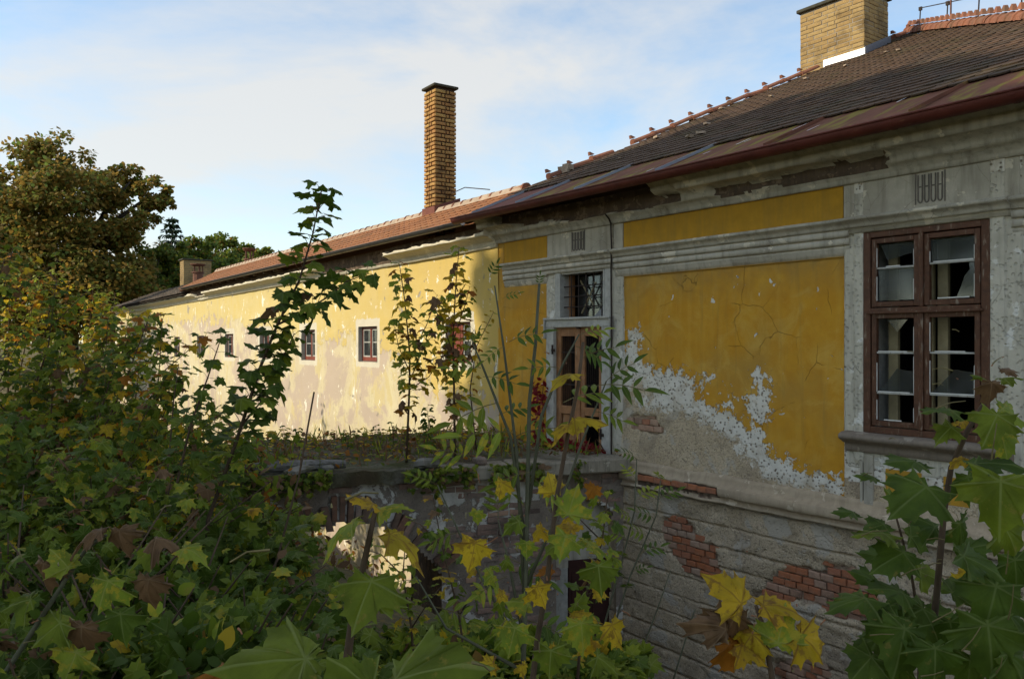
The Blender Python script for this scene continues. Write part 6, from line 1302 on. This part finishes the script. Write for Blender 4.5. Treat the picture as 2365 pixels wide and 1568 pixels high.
n3 = 900; a3 = g.random(n3)*.86; P3_ = np.stack([BL*a3, -.12-.12*g.random(n3), -1.54-.30*g.random(n3)**2*(vfbm(a3*9, a3*0, 3, 5)+.9)], 1); k3 = vfbm(a3*14, a3*0, 3, 9) > -.12; P3_ = P3_[k3]; n3 = len(P3_)
obj('hanging_weeds', lobed_cloud('hanging_weeds', P3_, g.normal(size=(n3, 3))+np.array([0, -.5, -.5]), np.array([0, -.6, .8])+g.normal(size=(n3, 3))*.4, .05+.05*g.random(n3), [LM['m'], LM['g'], LM['l'], LM['b']], [4, 4, 1.5, 1.5]), bridge, kind='stuff')
cl = (vfbm(XY[:, 0]*1.5, XY[:, 1]*1.5, 3, 7) > -.1); XY = XY[cl]; n = len(XY); P = np.concatenate([XY, np.full((n, 1), -1.52)], 1)
obj('deck_grass', leaf_cloud('deck_grass', P, np.array([0, 0, 1.])+g.normal(size=(n, 3))*.35, g.normal(size=(n, 3)), .08+.22*g.random(n)**2, [LM['m'], LM['l'], LM['b']], [3, 2, 3], .08), bridge, kind='stuff')
n = 260; uu = np.concatenate([g.normal(1.18, .085, 110), g.uniform(1.3, 2.6, 150)]); zz_ = np.concatenate([g.uniform(-1.5, -.55, 110), -1.55+g.random(150)*.16]); ww = np.concatenate([np.full(110, -.06), g.uniform(-.28, -.08, 150)])
P = np.stack([uu, ww-.02*g.random(n), zz_], 1); cr = empty('red_creeper', (J[0], J[1], 0), NF.rz, label='crimson creeper climbing the left door jamb and threshold', cat='creeper')
obj('foliage', leaf_cloud('foliage', P, g.normal(size=(n, 3))+np.array([0, -.4, -.6]), np.array([0, -1, .4])+g.normal(size=(n, 3))*.4, .06+.05*g.random(n), [LM['r']], [1], .6), cr, kind='stuff')
MB().tube([(1.20, -.04, -1.5), (1.24, -.035, -1.1), (1.21, -.035, -.8), (1.25, -.03, -.55)], [.008, .006, .005, .003], 5).build('stem', M['bark'], cr)

# ------------------------------------------------------------------ trees
def tree(name, base, h, blobs, n, sz, mats, wts, label, cat='tree', group=None, seed=1, trunk=.3, ar=.8, bias=.55):
    g = np.random.default_rng(seed); base = Vector(base); root = empty(name, base, label=label, cat=cat, group=group); rr = random.Random(seed)
    B = np.array([(b[0], b[1], b[2], b[3]) for b in blobs], float); wgt = B[:, 3]**2; idx = g.choice(len(B), n, p=wgt/wgt.sum())
    # sub-clumps on each blob
    cs = []
    for b in B:
        m_ = max(6, int(b[3]**2*5)); d = g.normal(size=(m_, 3)); d /= np.linalg.norm(d, axis=1, keepdims=True); cs.append(b[:3]+d*b[3]*(bias+(1-bias)*g.random((m_, 1))))
    ctr = np.stack([cs[i][g.integers(0, len(cs[i]))] for i in idx]); csz = B[idx, 3]
    off = g.normal(size=(n, 3)); off /= np.linalg.norm(off, axis=1, keepdims=True); P = ctr+off*(g.random((n, 1))**.6)*np.clip(csz*.34, .25, 1.1)[:, None]*np.array([1, 1, .62])
    D = off+g.normal(size=(n, 3))*.6+np.array([0, 0, -.3]); Nn = np.array([0, 0, 1.])+g.normal(size=(n, 3))*.5+off*.5
    obj('crown', leaf_cloud('crown', P, D, Nn, sz*(.6+.8*g.random(n)), mats, wts, ar), root)
    cz = float(B[:, 2].mean()); tp = [Vector((0, 0, 0)), Vector((rr.uniform(-.2, .2), 0, cz*.5)), Vector((rr.uniform(-.3, .3), 0, cz))]
    tk = MB().tube(tp, [trunk, trunk*.75, trunk*.45], 10).build('trunk', M['bark_tree'], root, smooth=True)
    for b in B: MB().tube([tp[1].lerp(tp[2], rr.random()), Vector(b[:3])*.6+Vector((0, 0, cz*.35)), Vector(b[:3])], [trunk*.4, trunk*.25, trunk*.08], 6).build('limb', M['bark_tree'], root, smooth=True)
    return root
def wb(x, y, Y, base, rpx): p = wpt(x, y, Y)-Vector(base); return (p.x, p.y, p.z, rpx/F*Y)
# chestnut filling the upper left
Yc = 55; cb = Vector((wpt(160, 790, Yc).x, Yc, -1.6)); bl_ = []
for (x, y, rp, dy) in [(110, 385, 80, 0), (60, 440, 95, -2), (190, 425, 75, 1), (140, 500, 110, -3), (240, 500, 90, 0), (300, 420, 50, 1), (355, 445, 48, 0), (362, 480, 36, 1), (300, 525, 52, -2), (60, 560, 105, -3), (180, 600, 115, -3), (265, 600, 85, -2), (290, 650, 60, -3), (100, 680, 110, -4), (220, 690, 110, -4), (-40, 500, 100, 0), (-30, 620, 110, -2), (20, 700, 90, -4), (300, 720, 80, -4), (385, 460, 26, 0)]:
    p = wpt(x, y, Yc+dy); q = p-cb; bl_.append((q.x, q.y, q.z, rp/F*Yc))
tree('chestnut_tree', cb, 14, bl_, 62000, .25, [LM['n'], LM['n2'], LM['w']], [5, 5, 1.5], 'large rusty brown chestnut tree filling the upper left', seed=5, trunk=.6)
Y0 = 36; b0_ = Vector((-25.5, Y0, -1.6)); tree('chestnut_tree', b0_, 12, [(x, y, z, s_) for x, y, z, s_ in [(0, 0, 8.3, 2.3), (1.2, -1, 6.6, 2.1), (-1.5, .5, 6.5, 2.5), (.8, .5, 4.8, 2.2), (-1.5, -1, 4.2, 2.3), (.3, .3, 9.7, 1.4)]], 15000, .22, [LM['n'], LM['n2'], LM['g']], [3, 5, 2], 'dark tree cut off by the left edge beside the big chestnut', seed=6, trunk=.4)
for i, (x, yt, Y, rp) in enumerate([(400, 590, 58, 55), (455, 585, 60, 58), (500, 572, 64, 52), (555, 582, 66, 50), (600, 595, 62, 45), (350, 600, 56, 60), (645, 612, 68, 40), (430, 640, 55, 55), (520, 630, 58, 55)]):
    bs = Vector((wpt(x, 790, Y).x, Y, -1.6)); s_ = rp/F*Y; c_ = wpt(x, yt+26, Y)-bs
    tree('broadleaf_tree', bs, 10, [(0, 0, c_.z, s_), (-s_*.7, 0, c_.z-s_*.6, s_*.8), (s_*.7, .3, c_.z-s_*.55, s_*.8), (0, -s_*.4, c_.z-s_*1.2, s_), (s_*.3, 0, c_.z+s_*.55, s_*.55)], 8000, .22, [LM['w'], LM['l'], LM['n']], [6, 2, 1], 'green broadleaf tree behind the outbuilding roof', group='trees behind the wing', seed=20+i, trunk=.25)
# spruce behind them
ys = 66; sb = Vector((wpt(397, 790, ys).x, ys, -1.6)); root = empty('spruce_tree', sb, label='dark pointed spruce top above the green trees', cat='tree'); top = (wpt(397, 500, ys)-sb).z; g = np.random.default_rng(9); P = []; D = []
for lev in range(26):
    z = top-.25-lev*.42; rad = .25+lev*.20
    for k in range(9):
        a = k*2*math.pi/9+lev*1.3; L_ = rad*(.75+.4*g.random())
        for q in range(12): t_ = (q+1)/12; P.append((math.cos(a)*L_*t_, math.sin(a)*L_*t_, z-.25*L_*t_+.18*L_*t_*t_)); D.append((math.cos(a)+g.normal()*.5, math.sin(a)+g.normal()*.5, -.5+g.normal()*.4))
P = np.array(P); D = np.array(D); obj('crown', leaf_cloud('crown', P, D, np.array([0, 0, 1.])+g.normal(size=P.shape)*.4, .42*(.6+.6*g.random(len(P))), [LM['c']], [1], .35), root)
MB().tube([(0, 0, 0), (0, 0, top)], [.3, .02], 8).build('trunk', M['bark_tree'], root)
# tall trees on the sunward side, off the left of the picture, that shade the near house
for i, (x, y, rad, hh) in enumerate([(-17.5, 5.6, 4.5, 11.0), (-17.5, -1.2, 4.7, 11.4)]):
    bs = Vector((x, y, gz(x, y))); bb = [(0, 0, hh, rad), (0, rad*.35, hh+rad*.65, rad*.72), (0, -rad*.4, hh+rad*.5, rad*.75), (.8, rad*.4, hh-rad*.75, rad*.75), (-.8, -rad*.35, hh-rad*.7, rad*.75), (0, 0, hh+rad*1.1, rad*.5), (.5, .2, hh-rad*1.25, rad*.6)]
    tree('shade_tree', bs, 16, bb, 9000, .85, [LM['w'], LM['m'], LM['l']], [5, 2, 1], 'tall leafy tree left of the picture that shades the near house', group='shade trees left of the picture', seed=60+i, trunk=.4, bias=.2)
